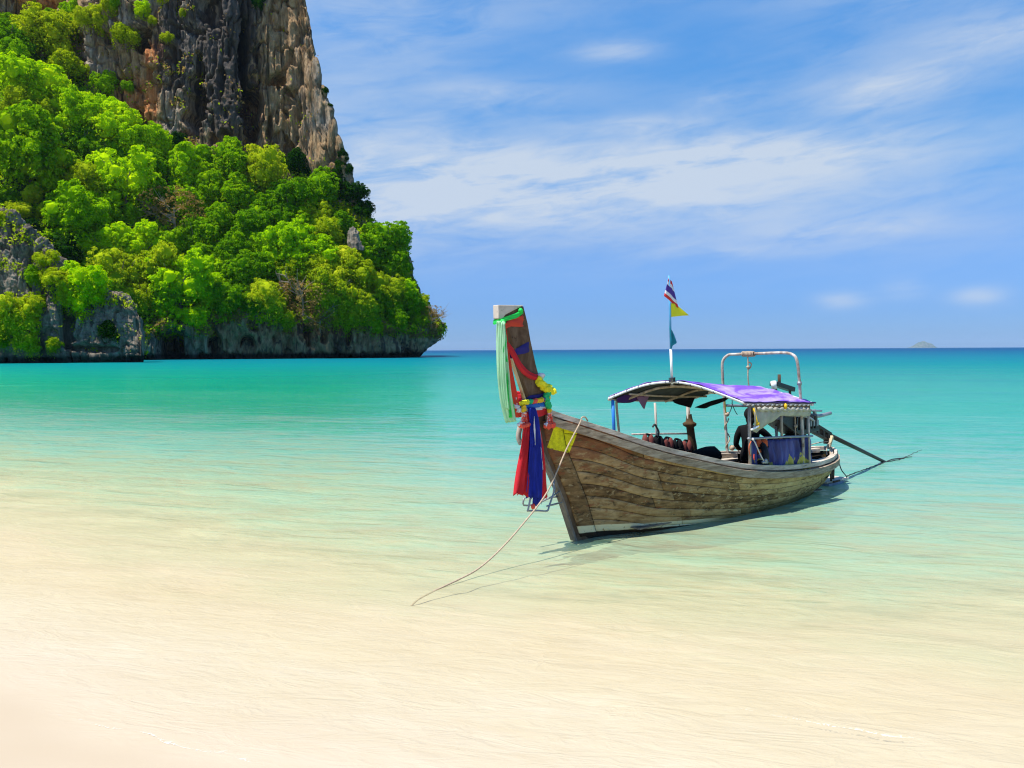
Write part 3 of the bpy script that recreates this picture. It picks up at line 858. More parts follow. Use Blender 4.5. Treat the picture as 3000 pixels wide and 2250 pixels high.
TREES = [(-181.5, 305.3, 93.9, 23.5, 'B', 'h'), (-195.6, 319.3, 119.2, 16.9, 'G', 'h'), (-186.9, 324.8, 122.2, 22.0, 'O', 'h'), (-179.4, 333.8, 136.3, 12.0, 'B', 'h'), (-192.0, 311.5, 107.2, 15.6, 'G', 'h'), (-174.8, 320.8, 111.0, 15.1, 'O', 'h'), (-160.8, 320.3, 106.1, 10.4, 'G', 'h'), (-180.4, 324.6, 118.8, 11.4, 'O', 'h'),
(-201.9, 325.5, 130.3, 9.5, 'G', 'h'), (-196.0, 329.6, 132.9, 7.7, 'O', 'h'), (-179.5, 298.7, 84.4, 19.3, 'O', 'h'), (-182.2, 292.5, 77.9, 13.7, 'B', 'h'), (-170.2, 286.6, 63.8, 28.9, 'G', 'h'), (-168.2, 307.9, 90.5, 16.3, 'B', 'h'), (-159.2, 307.4, 85.1, 19.0, 'B', 'h'), (-151.2, 308.8, 81.3, 19.1, 'B', 'h'),
(-142.3, 308.3, 74.9, 19.1, 'B', 'h'), (-136.6, 310.8, 78.4, 12.7, 'B', 'h'), (-158.8, 302.0, 77.9, 13.3, 'G', 'h'), (-171.8, 300.0, 82.0, 12.4, 'B', 'h'), (-152.9, 290.7, 59.8, 15.7, 'O', 'h'), (-141.1, 295.8, 57.7, 23.6, 'B', 'h'), (-123.7, 307.9, 67.0, 18.1, 'B', 'h'), (-136.6, 303.9, 67.6, 12.5, 'G', 'h'),
(-128.4, 297.6, 56.2, 12.2, 'G', 'h'), (-122.7, 293.3, 46.7, 18.2, 'D', 'h'), (-106.8, 310.3, 69.7, 16.4, 'G', 'h'), (-96.0, 312.5, 64.1, 20.6, 'O', 'h'), (-85.2, 323.0, 73.9, 11.7, 'K', 'h'), (-88.8, 312.1, 59.3, 13.7, 'O', 'h'), (-112.9, 304.6, 59.4, 13.4, 'G', 'h'), (-100.6, 304.3, 56.4, 15.2, 'G', 'h'),
(-85.2, 308.8, 52.6, 20.0, 'G', 'h'), (-75.1, 316.5, 60.4, 15.8, 'G', 'h'), (-70.7, 321.6, 66.1, 11.2, 'K', 'h'), (-75.8, 310.0, 50.9, 13.6, 'O', 'h'), (-63.3, 321.8, 62.2, 11.2, 'K', 'h'), (-58.6, 321.7, 55.9, 9.4, 'K', 'h'), (-119.7, 313.8, 74.0, 11.0, 'B', 'h'), (-148.8, 303.3, 72.6, 12.5, 'G', 'h'),
(-150.1, 278.6, 42.5, 22.6, 'B', 'h'), (-160.2, 278.9, 48.5, 9.8, 'O', 'h'), (-152.0, 270.0, 32.4, 14.3, 'K', 'h'), (-139.4, 277.7, 34.1, 15.6, 'B', 'h'), (-131.5, 280.3, 31.2, 21.2, 'B', 'h'), (-113.7, 292.1, 40.2, 15.4, 'G', 'h'), (-106.5, 295.9, 46.6, 13.9, 'G', 'h'), (-96.1, 297.8, 44.1, 15.4, 'G', 'h'),
(-100.6, 288.0, 35.1, 13.5, 'G', 'h'), (-110.7, 288.2, 33.4, 11.8, 'G', 'h'), (-80.9, 305.3, 45.6, 12.5, 'G', 'h'), (-70.7, 307.0, 44.1, 14.4, 'O', 'h'), (-64.7, 312.1, 47.7, 11.0, 'G', 'h'), (-93.0, 304.9, 51.5, 12.5, 'G', 'h'), (-119.3, 300.4, 54.4, 10.6, 'B', 'h'), (-132.8, 273.4, 23.8, 19.4, 'O', 'h'),
(-121.7, 277.0, 24.3, 19.6, 'O', 'h'), (-114.2, 276.7, 18.9, 22.9, 'B', 'h'), (-125.1, 271.7, 16.4, 14.4, 'O', 'h'), (-105.2, 279.6, 18.9, 13.1, 'B', 'h'), (-84.3, 296.2, 33.9, 19.2, 'B', 'h'), (-73.1, 298.1, 31.9, 17.5, 'B', 'h'), (-77.7, 292.0, 24.5, 18.9, 'O', 'h'), (-65.9, 297.5, 27.2, 18.4, 'O', 'h'),
(-90.8, 288.1, 26.6, 15.2, 'G', 'h'), (-96.0, 283.8, 25.7, 13.3, 'G', 'h'), (-97.4, 277.9, 17.0, 12.2, 'G', 'h'), (-86.2, 283.4, 16.9, 15.8, 'O', 'h'), (-74.8, 287.0, 15.8, 17.0, 'D', 'h'), (-64.6, 291.4, 16.9, 18.9, 'O', 'h'), (-58.0, 301.3, 25.7, 15.9, 'O', 'h'), (-55.9, 309.4, 34.4, 14.5, 'G', 'h'),
(-49.8, 316.8, 38.3, 18.7, 'G', 'h'), (-46.0, 314.9, 31.5, 13.3, 'G', 'h'), (-50.5, 303.9, 20.6, 15.7, 'O', 'h'), (-42.5, 310.1, 20.9, 12.0, 'B', 'h'), (-39.2, 309.1, 15.9, 10.5, 'G', 'h'), (-31.3, 311.2, 11.8, 10.2, 'D', 'h'), (-43.5, 303.3, 11.4, 10.3, 'G', 'h'), (-55.4, 296.2, 15.2, 13.9, 'O', 'h'),
(-69.2, 288.8, 9.8, 11.1, 'D', 'h'), (-61.6, 292.3, 10.9, 11.2, 'O', 'h'), (-52.6, 297.4, 10.5, 9.7, 'G', 'h'), (-35.8, 313.2, 18.7, 8.4, 'O', 'h'), (-35.9, 309.2, 12.7, 7.2, 'O', 'h'), (-46.8, 305.1, 18.3, 8.9, 'G', 'h'), (-70.7, 302.8, 38.1, 10.6, 'G', 'h'), (-86.4, 303.1, 45.0, 12.5, 'G', 'h'),
(-92.5, 294.0, 35.9, 12.1, 'B', 'h'), (-104.7, 285.2, 28.7, 10.0, 'B', 'h'), (-108.7, 273.6, 11.2, 8.8, 'B', 'h'), (-81.5, 283.7, 11.6, 8.3, 'O', 'h'), (-91.7, 280.1, 16.4, 8.2, 'G', 'h'), (-59.7, 299.0, 24.4, 9.6, 'B', 'h'), (-69.1, 294.8, 25.4, 10.4, 'O', 'h'), (-119.1, 272.4, 16.8, 11.2, 'B', 'h'),
(-144.9, 320.9, 135.6, 6.3, 'B', 'h'), (-152.1, 321.3, 124.6, 10.8, 'O', 'h'), (-134.6, 318.9, 124.6, 4.4, 'O', 'h'), (-165.1, 321.6, 130.8, 11.6, 'O', 'h'), (-189.2, 334.2, 135.7, 9.7, 'G', 'h'), (-151.6, 320.6, 106.8, 4.5, 'G', 'h'), (-130.9, 317.0, 83.4, 7.7, 'K', 'h'), (-77.5, 324.2, 115.8, 2.5, 'K', 'h'),
(-74.2, 323.4, 105.8, 3.0, 'K', 'h'), (-72.1, 323.0, 99.7, 2.6, 'K', 'h'), (-66.8, 322.0, 79.3, 4.9, 'K', 'h'), (-65.0, 321.9, 73.3, 5.2, 'K', 'h'), (-68.2, 321.9, 74.9, 5.6, 'K', 'h'), (-137.0, 319.6, 139.9, 4.8, 'O', 'h'), (-159.8, 321.5, 136.2, 7.5, 'O', 'h'), (-156.1, 321.6, 138.9, 7.5, 'G', 'h'),
(-128.6, 318.9, 134.4, 3.3, 'O', 'h'), (-100.0, 323.7, 139.6, 5.6, 'K', 'h'), (-140.9, 319.9, 132.0, 3.7, 'O', 'h'), (-120.3, 200.6, 13.0, 7.0, 'O', 'b'), (-125.3, 199.4, 6.5, 7.0, 'O', 'b'), (-114.1, 202.3, 18.9, 7.1, 'O', 'b'), (-123.3, 199.6, 7.6, 12.2, 'O', 'b'), (-109.8, 205.1, 15.6, 12.2, 'B', 'b'),
(-113.1, 204.6, 14.5, 8.3, 'O', 'b'), (-126.3, 199.0, 4.3, 5.1, 'G', 'b'), (-120.7, 199.2, 3.2, 6.5, 'O', 'b'), (-102.3, 203.4, 6.2, 5.9, 'K', 'b'), (-114.4, 199.6, 2.8, 4.6, 'O', 'b'), (-119.7, 201.9, 20.3, 4.7, 'G', 'b'), (-117.8, 203.0, 24.6, 5.4, 'O', 'b'), (-105.7, 205.1, 15.6, 4.8, 'B', 'b'),
(-128.2, 204.1, 35.6, 4.8, 'O', 'b'), (-168.6, 275.4, 48.8, 7.6, 'O', 'h'), (-145.6, 267.3, 25.3, 6.0, 'G', 'h'), (-138.0, 292.0, 50.8, 7.4, 'B', 'h'), (-142.9, 287.9, 49.2, 7.5, 'G', 'h'), (-160.4, 287.1, 59.2, 6.9, 'B', 'h'), (-139.8, 267.7, 22.4, 8.7, 'K', 'h'), (-144.6, 273.0, 32.1, 6.1, 'B', 'h'),
(-173.6, 277.9, 54.7, 6.4, 'G', 'h'), (-162.2, 273.5, 42.8, 6.9, 'K', 'h'), (-121.6, 287.4, 38.2, 10.4, 'G', 'h'), (-166.6, 281.1, 54.9, 7.9, 'O', 'h')]
COLOUR = {'B': "bright yellow-green", 'G': "mid green", 'K': "dark green", 'O': "olive-yellow", 'D': "dry brown"}
FORM = {'B': "vine-draped tree", 'G': "leafy tree", 'K': "dark shrub", 'O': "thin-leaved tree", 'D': "twiggy half-bare tree"}


def tree_zone(x, y, z, s):
    ta, te = x / y, (z - EYE) / y
    if s == 'b':
        return "on the grey rock buttress"
    if te > float(np.interp(ta, HA[:, 0], HA[:, 3])) + 0.012:
        return "on the bare upper cliff" if ta < -0.27 else "on the cliff's seaward edge"
    if te > float(np.interp(ta, HA[:, 0], HA[:, 3])) - 0.030:
        return "along the foot of the upper cliff" if ta > -0.50 else "below the red rock"
    if te < 0.075 and ta < -0.30:
        return "over the black sea cave"
    if te < 0.075:
        return "on the rim above the sea cliff"
    if ta > -0.20:
        return "on the headland's end slope"
    if ta > -0.33:
        return "in mid-slope under the cliff"
    if te > 0.19:
        return "high on the wooded left slope"
    return "low on the wooded left slope"


ORD = ["first", "second", "third", "fourth", "fifth", "sixth", "seventh", "eighth", "ninth", "tenth", "eleventh", "twelfth", "thirteenth", "fourteenth", "fifteenth", "sixteenth"]
groups = {}
for i, t in enumerate(TREES):
    groups.setdefault((t[4], tree_zone(t[0], t[1], t[2], t[5])), []).append(i)
tree_label = {}
for (kd, zone), ids in groups.items():
    ids.sort(key=lambda i: TREES[i][0] / TREES[i][1])
    for n, i in enumerate(ids):
        size = "big " if TREES[i][3] > 14 else "small " if TREES[i][3] < 7 else ""
        lab = f"{COLOUR[kd]} {FORM[kd]} {zone}"
        if len(ids) > 1:
            lab = f"{ORD[min(n, 15)]} {COLOUR[kd]} {FORM[kd]} from the left {zone}"
        tree_label[i] = lab
for i, (x, y, z, w, kd, s) in enumerate(TREES):
    rr = random.Random(i * 7 + 3)
    R = w / 2
    root = bpy.data.objects.new("tree" if w > 7 else "shrub", None)
    COL.objects.link(root)
    root.empty_display_size = 1.0
    root.location = (x, y, z)
    root["label"], root["category"], root["group"] = tree_label[i], ("tree" if w > 7 else "shrub"), "trees and shrubs on the headland"
    h = R * (0.75 if kd != 'D' else 0.85)
    rz = rr.uniform(0, 6.28)
    sc = (R * rr.uniform(1.0, 1.15), R * rr.uniform(0.95, 1.1), R * rr.uniform(0.95, 1.2))
    tr = link("trunk", (TWIGS if kd == 'D' else TRUNKS)[i % (2 if kd == 'D' else 3)], root)
    tr.location, tr.rotation_euler, tr.scale = (0, -0.12 * R, h), (0, 0, rz), sc
    cr = link("crown", CROWNS[kd][rr.randrange(len(CROWNS[kd]))], root)
    cr.location, cr.rotation_euler, cr.scale = (0, -0.12 * R, h), (0, 0, rz), sc

# undergrowth: the leaves of creepers and scrub that cover the rest of the slope
rng = np.random.default_rng(3)
nu, nv = HP.shape[:2]
slope = (HV > 3.02) & (HV < 4.03)
rim = (HV > 2.75) & (HV <= 3.02)
e_ = fbm((HP.reshape(-1, 3) / 7.0), 3, 211).reshape(nu, nv)
p_ = slope * (0.55 + 0.9 * (e_ > -0.15)) + rim * (e_ > -0.05) * 1.3
# each vertex stands for the area round it
area = np.linalg.norm(np.cross(np.gradient(HP, axis=0), np.gradient(HP, axis=1)), axis=2)
p_ = (p_ * np.minimum(area, 1.5)).ravel()
p_ /= p_.sum()


def scrub(name, count, kind, size, lift, pmask, seed, P, NN, pr):
    rg = np.random.default_rng(seed)
    k = rg.choice(len(pr), size=count, p=pr)
    base = P.reshape(-1, 3)[k] + rg.normal(size=(count, 3)) * 0.35
    nr = NN.reshape(-1, 3)[k]
    mound = np.maximum(fbm(base / 2.6, 3, seed), -0.2)
    q = base + nr * (0.2 + lift * mound[:, None] * rg.uniform(0.4, 1.0, (count, 1)))
    V, F = leaf_quads(q, nr + np.array([0, -0.1, 0.5]), size, rg, 0.3)
    me = mesh_np(name, V, F, LEAF[kind], smooth=False)
    return link(name, me, kind='stuff', label="low creepers and scrub covering the slope between the trees", category="undergrowth")


scrub("undergrowth", 60000, 'G', 0.85, 4.0, None, 5, HP, HN, p_)
xs_ = HP.reshape(-1, 3)[:, 0] / HP.reshape(-1, 3)[:, 1]
w2 = p_ * np.where(xs_ > -0.26, 1.5, 0.5)
w2 /= w2.sum()
o = scrub("undergrowth", 42000, 'O', 0.78, 3.4, None, 6, HP, HN, w2)
o["label"] = "olive and yellowish scrub growing over the headland's slope"
w3 = p_ * np.where(xs_ < -0.27, 1.5, 0.35)
w3 /= w3.sum()
o = scrub("undergrowth", 44000, 'B', 0.78, 3.8, None, 7, HP, HN, w3)
o["label"] = "bright green creepers trailing over the headland's slope"
# dry hanging stems along the rim and tufts on the cliffs
hp = HP.reshape(-1, 3)
pr = (((HV > 2.55) & (HV < 3.05)).ravel() * (fbm(hp / 5, 2, 301) > 0.0) * np.where(xs_ > -0.26, 1.5, 0.6) + (HV > 4.0).ravel() * (HV < 5.0).ravel() * (fbm(hp / 6.0, 3, 311) > 0.34) * (HN[..., 2].ravel() > -0.5) * np.where((xs_ < -0.38), 0.30, 0.03)) * np.minimum(area.ravel(), 1.5)
pr /= pr.sum()
o = scrub("hanging_scrub", 20000, 'D', 0.70, 2.2, None, 8, HP, HN, pr)
o["label"] = "dry brown stems hanging over the rim of the rock"
o = scrub("hanging_scrub", 12000, 'O', 0.65, 2.0, None, 9, HP, HN, pr)
o["label"] = "yellowish tufts rooted in cracks of the cliff"
bp = BP.reshape(-1, 3)
pb_ = ((BV > 3.2) & (BV < 4.6)).ravel() * (fbm(bp / 4.0, 3, 321) > 0.12) + 0.25 * ((BV > 2.2) & (BV < 3.2)).ravel() * (fbm(bp / 3.0, 3, 331) > 0.3)
pb_ = pb_ / pb_.sum()
o = scrub("hanging_scrub", 5000, 'O', 0.42, 0.8, None, 10, BP, BN, pb_)
o["label"] = "yellow-green tufts on the grey rock buttress"

PIN = (-58.0, 299.0, 40.0)
pinnacle("rock_pinnacle", PIN, 2.6, 9.0, 4, "pointed grey rock sticking out of bushes near the headland's end")
# ------------------------------------------------------------------ the longtail boat
BOAT_M = Matrix.Translation((0.87, 11.16, 0.0)) @ Matrix.Rotation(math.radians(40.0), 4, 'Z')


def simple(name, color, rough=0.6, spec=0.3, metal=0.0, var=0.25, scale=6.0, bump=0.0, stretch=(1, 1, 1), trans=0.0):
    m, N, out = new_mat(name)
    tc = N.v('MULTIPLY', N.new('ShaderNodeTexCoord').outputs['Object'], stretch)
    f = N.noise(tc, scale, 5.0, 0.6)
    c = N.mix(N.ramp(f, [(0.35, 1.0), (0.65, 0.0)]), color, tuple(x * (1 - var) for x in color))
    nb = N.bump(N.noise(tc, scale * 5, 4.0, 0.6), bump, 0.01) if bump else None
    b = principled(N, out, c, rough, nb, spec, metal)
    if trans:
        t = N.new('ShaderNodeBsdfTranslucent')
        N.put(t.inputs[0], c)
        mx = N.new('ShaderNodeMixShader')
        N.put(mx.inputs[0], trans)
        N.l.new(b.outputs[0], mx.inputs[1])
        N.l.new(t.outputs[0], mx.inputs[2])
        N.l.new(mx.outputs[0], out.inputs[0])
    return m


def wood(name, dark, mid, light, stretch=(1.3, 9, 14), peel=None, rough=0.8):
    m, N, out = new_mat(name)
    co = N.new('ShaderNodeTexCoord').outputs['Object']
    g = N.noise(N.v('MULTIPLY', co, stretch), 1.6, 7.0, 0.62, 0.5)
    big = N.noise(co, 1.7, 4.0, 0.55)
    rnd = N.new('ShaderNodeObjectInfo').outputs['Random']
    f = N.m('ADD', N.m('MULTIPLY', g, 0.75), N.m('ADD', N.m('MULTIPLY', big, 0.30), N.m('MULTIPLY', rnd, 0.10)))
    c = N.ramp(f, [(0.38, dark), (0.55, mid), (0.74, light)])
    cr = N.noise(N.v('MULTIPLY', co, (stretch[0] * 1.4, stretch[1] * 3, stretch[2] * 3)), 1.5, 5.0, 0.7)
    c = N.mix(N.m('MULTIPLY', N.step(cr, 0.60, 0.70), 0.7), c, tuple(x * 0.35 for x in dark))
    nb = N.bump(N.m('SUBTRACT', g, N.m('MULTIPLY', N.step(cr, 0.60, 0.70), 0.3)), 0.45, 0.015)
    principled(N, out, c, rough, nb, 0.2)
    return m


M = {}
M['rail'] = wood("weathered_grey_rail_wood", (0.20, 0.155, 0.115), (0.50, 0.42, 0.33), (0.74, 0.66, 0.55))
M['rub'] = wood("brown_weathered_rub_rail", (0.10, 0.072, 0.048), (0.29, 0.215, 0.145), (0.50, 0.40, 0.29))
M['stem'] = wood("dark_brown_stem_wood", (0.045, 0.026, 0.015), (0.105, 0.062, 0.036), (0.19, 0.125, 0.08), (5, 8, 2))
M['stemlow'] = wood("sunlit_stem_edge", (0.06, 0.048, 0.040), (0.15, 0.12, 0.10), (0.25, 0.21, 0.18), (5, 8, 2))
M['inner'] = wood("boat_inside_wood", (0.06, 0.045, 0.035), (0.16, 0.125, 0.095), (0.30, 0.25, 0.20))
M['endgrain'] = wood("pale_end_grain", (0.34, 0.29, 0.24), (0.50, 0.44, 0.37), (0.62, 0.55, 0.47), (4, 9, 4))
M['batten'] = wood("yellowish_batten", (0.36, 0.26, 0.13), (0.52, 0.40, 0.22), (0.64, 0.52, 0.32), (4, 9, 3))
M['pole'] = wood("weathered_pole", (0.16, 0.13, 0.11), (0.36, 0.31, 0.26), (0.56, 0.50, 0.44), (9, 9, 1.5))
M['bamboo'] = wood("tan_bent_pole", (0.26, 0.19, 0.11), (0.46, 0.36, 0.23), (0.60, 0.50, 0.35), (9, 9, 2))
M['rust'] = wood("white_paint_rusty_pipe", (0.22, 0.13, 0.08), (0.50, 0.44, 0.38), (0.78, 0.75, 0.70), (4, 4, 3))
M['white'] = simple("white_painted_pole", (0.84, 0.84, 0.82), 0.5, var=0.08)
M['steel'] = simple("dull_galvanised_pipe", (0.34, 0.35, 0.36), 0.45, 0.4, 0.5, bump=0.2)
M['bluepipe'] = simple("blue_plastic_pipe", (0.030, 0.20, 0.62), 0.45, var=0.15)
M['bluepole'] = simple("light_blue_pole_paint", (0.10, 0.36, 0.62), 0.5, var=0.2)
M['black'] = simple("black_cloth", (0.010, 0.010, 0.012), 0.9, 0.15)
M['rubber'] = simple("black_rubber", (0.016, 0.016, 0.017), 0.6, 0.35, bump=0.3, scale=12)
M['engine'] = simple("oily_black_engine", (0.016, 0.017, 0.018), 0.42, 0.5, 0.2, bump=0.5, scale=10)
M['shaft'] = simple("rusty_dark_shaft", (0.055, 0.038, 0.028), 0.55, 0.4, 0.4, var=0.5, bump=0.3, scale=10)
M['rope'] = simple("pale_rope", (0.56, 0.42, 0.29), 0.9, var=0.3, scale=40, bump=0.6)
M['ropedark'] = simple("dark_rope", (0.055, 0.055, 0.06), 0.9, var=0.3, scale=30)
M['ropewhite'] = simple("white_cord", (0.72, 0.68, 0.63), 0.85, var=0.2, scale=30)
M['orange'] = simple("orange_vest_cloth", (0.72, 0.13, 0.035), 0.75, var=0.3)
M['maroon'] = simple("faded_red_vest_cloth", (0.22, 0.055, 0.045), 0.8, var=0.4)
M['brownrag'] = simple("brown_rag_cloth", (0.105, 0.065, 0.028), 0.9, var=0.5, bump=0.6)
M['canvas'] = simple("cream_awning_plastic", (0.66, 0.62, 0.50), 0.55, 0.4, var=0.3, scale=5, bump=0.3, trans=0.35)
M['tan'] = simple("tan_rotten_cloth", (0.30, 0.19, 0.10), 0.9, var=0.5, bump=0.4)
M['skin'] = simple("brown_skin", (0.30, 0.17, 0.11), 0.55, var=0.1)
M['red'] = simple("bright_red_ribbon", (0.85, 0.040, 0.055), 0.6, var=0.10, trans=0.45)
M['redo'] = simple("orange_red_ribbon", (0.85, 0.085, 0.045), 0.6, var=0.12, trans=0.35)
M['blue'] = simple("deep_blue_ribbon", (0.012, 0.035, 0.46), 0.55, var=0.35, stretch=(6, 6, 1), trans=0.2)
M['navy'] = simple("navy_cloth_band", (0.022, 0.016, 0.17), 0.7, var=0.3)
M['green'] = simple("bright_green_ribbon", (0.03, 0.80, 0.12), 0.6, var=0.1, trans=0.3)
M['palegreen'] = simple("pale_green_ribbon", (0.66, 0.96, 0.70), 0.6, var=0.05, trans=0.6)
M['whitecloth'] = simple("white_ribbon", (0.80, 0.78, 0.80), 0.7, var=0.1, trans=0.2)
M['pink'] = simple("pink_petals", (0.80, 0.45, 0.42), 0.7, var=0.3, scale=30)
M['coral'] = simple("coral_red_petals", (0.82, 0.10, 0.06), 0.6, var=0.2, scale=30)
M['yellow'] = simple("yellow_garland_flowers", (0.88, 0.78, 0.02), 0.7, var=0.15, scale=30)
M['amber'] = simple("orange_yellow_garland", (0.86, 0.52, 0.02), 0.7, var=0.25, scale=20)
M['teal'] = simple("green_garland_leaves", (0.02, 0.50, 0.16), 0.6, var=0.2, scale=20)
M['skyblue'] = simple("sky_blue_band", (0.02, 0.15, 0.56), 0.6, var=0.2)
M['flagred'] = simple("flag_red", (0.80, 0.05, 0.04), 0.7, var=0.08, trans=0.3)
M['flagwhite'] = simple("flag_white", (0.85, 0.84, 0.86), 0.7, var=0.05, trans=0.3)
M['flagblue'] = simple("flag_blue", (0.11, 0.05, 0.36), 0.7, var=0.1, trans=0.3)
M['flagyellow'] = simple("flag_yellow", (0.88, 0.84, 0.04), 0.7, var=0.06, trans=0.35)
M['flagteal'] = simple("flag_teal", (0.02, 0.36, 0.52), 0.7, var=0.45, scale=8, trans=0.3)
M['roof'] = simple("grey_green_roof_sheet", (0.085, 0.10, 0.09), 0.6, var=0.6, scale=3, trans=0.15)
M['hemdark'] = simple("dark_purple_hem", (0.035, 0.018, 0.10), 0.8)
M['flap'] = simple("torn_purple_cloth", (0.075, 0.025, 0.14), 0.85, var=0.3, trans=0.15)
M['flappink'] = simple("faded_purple_cloth", (0.30, 0.16, 0.24), 0.85, var=0.2, trans=0.2)
M['stepblue'] = simple("blue_grey_step_board", (0.22, 0.28, 0.40), 0.6, var=0.35)

# purple tarpaulin: faded in long streaks
m, N, out = new_mat("faded_purple_tarpaulin")
co = N.new('ShaderNodeTexCoord').outputs['Object']
f = N.noise(N.v('MULTIPLY', co, (0.85, 3.0, 0.6)), 1.3, 5.0, 0.55, 1.2)
f2 = N.noise(N.v('MULTIPLY', co, (2.0, 9.0, 1.0)), 1.3, 5.0, 0.6, 0.5)
c = N.ramp(N.m('ADD', N.m('MULTIPLY', f, 0.8), N.m('MULTIPLY', f2, 0.2)), [(0.36, (0.14, 0.045, 0.42)), (0.49, (0.22, 0.09, 0.50)), (0.54, (0.36, 0.23, 0.57)), (0.65, (0.48, 0.37, 0.60)), (0.75, (0.58, 0.50, 0.48))])
principled(N, out, c, 0.55, N.bump(f2, 0.3, 0.02), 0.35)
M['tarp'] = m
m, N, out = new_mat("purple_blue_sheet_with_torn_yellow")
co = N.new('ShaderNodeTexCoord').outputs['Object']
x_, y_, z_ = N.sep(co)
f = N.noise(N.v('MULTIPLY', co, (5, 5, 2)), 1.0, 4.0, 0.6, 0.3)
c = N.ramp(N.noise(N.v('MULTIPLY', co, (9, 9, 1.2)), 1.0, 4.0, 0.6), [(0.35, (0.022, 0.022, 0.11)), (0.6, (0.065, 0.07, 0.26)), (0.8, (0.15, 0.16, 0.36))])
c = N.mix(N.step(N.m('SUBTRACT', f, N.m('MULTIPLY', z_, 1.1)), 0.38, 0.42), c, (0.50, 0.43, 0.07))
principled(N, out, c, 0.5, None, 0.4)
M['sidesheet'] = m

# hull planks: brown-grey, paint peeled to raw wood, old red primer near the bow, cream boot stripe, yellow painted square
m, N, out = new_mat("weathered_hull_planks")
co = N.new('ShaderNodeTexCoord').outputs['Object']
x_, y_, z_ = N.sep(co)
rnd = N.new('ShaderNodeObjectInfo').outputs['Random']
g = N.noise(N.v('MULTIPLY', co, (1.1, 6, 12)), 1.5, 8.0, 0.66, 0.4)
blot = N.noise(N.v('MULTIPLY', co, (2.2, 3.0, 3.6)), 1.4, 7.0, 0.64, 0.6)
flake = N.noise(N.v('MULTIPLY', co, (5.0, 6, 11)), 1.5, 6.0, 0.68, 0.3)
f = N.m('ADD', N.m('MULTIPLY', g, 0.5), N.m('ADD', N.m('MULTIPLY', blot, 0.55), N.m('MULTIPLY', N.m('SUBTRACT', rnd, 0.5), 0.24)))
aft = N.step(x_, 0.6, 5.0)
c_f = N.ramp(f, [(0.36, (0.080, 0.044, 0.020)), (0.50, (0.230, 0.142, 0.072)), (0.62, (0.37, 0.255, 0.145)), (0.78, (0.52, 0.39, 0.245))])
c_a = N.ramp(f, [(0.36, (0.135, 0.088, 0.040)), (0.50, (0.36, 0.260, 0.125)), (0.62, (0.53, 0.410, 0.215)), (0.78, (0.66, 0.55, 0.33))])
c = N.mix(aft, c_f, c_a)
raw = N.step(N.m('ADD', flake, N.m('MULTIPLY', aft, 0.05)), 0.57, 0.61)
c = N.mix(N.m('MULTIPLY', raw, 0.75), c, N.mix(aft, (0.36, 0.27, 0.17), (0.58, 0.48, 0.27)))
dk = N.step(N.noise(N.v('MULTIPLY', co, (1.6, 3, 6)), 2.1, 6.0, 0.7, 0.8), 0.55, 0.64)
c = N.mix(N.m('MULTIPLY', dk, 0.66), c, (0.022, 0.016, 0.011))
prim = N.m('MULTIPLY', N.step(N.m('ADD', N.noise(N.v('MULTIPLY', co, (3.0, 4, 9)), 1.3, 6.0, 0.7), N.m('MULTIPLY', N.m('MULTIPLY', N.step(z_, 0.85, 1.35), N.step(x_, 2.2, 0.3)), 0.16)), 0.58, 0.64), N.step(x_, 3.0, 1.0))
c = N.mix(N.m('MULTIPLY', prim, 0.65), c, (0.21, 0.068, 0.034))
wob = N.m('MULTIPLY', N.m('SUBTRACT', N.noise(co, 5.0, 5.0, 0.65), 0.5), 0.035)
algae = N.step(N.m('ADD', z_, N.m('MULTIPLY', wob, 3.0)), 0.20, 0.05)
c = N.mix(N.m('MULTIPLY', algae, N.m('MULTIPLY', aft, 0.85)), c, (0.085, 0.085, 0.035))
zt = N.m('SUBTRACT', 0.215, N.m('MULTIPLY', x_, 0.062))
zb = N.m('ADD', N.m('SUBTRACT', 0.115, N.m('MULTIPLY', x_, 0.048)), wob)
chip = N.step(N.noise(co, 14.0, 4.0, 0.6), 0.66, 0.62)
stripe = N.m('MULTIPLY', N.m('MULTIPLY', N.step(N.m('SUBTRACT', zt, z_), -0.002, 0.004), chip), N.step(x_, 2.9, 2.2))
c = N.mix(stripe, c, (0.72, 0.68, 0.52))
boot = N.m('MULTIPLY', N.step(N.m('SUBTRACT', zb, z_), 0.0, 0.012), N.step(x_, 4.6, 3.4))
c = N.mix(boot, c, (0.032, 0.019, 0.013))
# painted square, set by its two edges in the plane of the bow
ps, pz = N.m('ADD', x_, 0.450), N.m('SUBTRACT', z_, 1.690)
e1, e2 = (0.372, -0.104), (-0.125, -0.322)
det = e1[0] * e2[1] - e1[1] * e2[0]
uu = N.m('DIVIDE', N.m('SUBTRACT', N.m('MULTIPLY', ps, e2[1]), N.m('MULTIPLY', pz, e2[0])), det)
vv = N.m('DIVIDE', N.m('SUBTRACT', N.m('MULTIPLY', pz, e1[0]), N.m('MULTIPLY', ps, e1[1])), det)
worn = N.m('MULTIPLY', N.m('SUBTRACT', N.noise(N.v('MULTIPLY', co, (6, 6, 22)), 2.0, 5, 0.7), 0.5), 0.22)
inside = None
for t_, lo, hi in ((uu, 0.0, 1.0), (N.m('ADD', vv, worn), 0.0, 0.98)):
    a_ = N.m('MULTIPLY', N.step(t_, lo - 0.01, lo + 0.02), N.step(t_, hi + 0.01, hi - 0.02))
    inside = a_ if inside is None else N.m('MULTIPLY', inside, a_)
inside = N.m('MULTIPLY', inside, N.m('LESS_THAN', y_, 0.0))
spots = N.step(N.noise(N.v('MULTIPLY', co, (12, 12, 16)), 2.0, 4, 0.7), 0.68, 0.64)
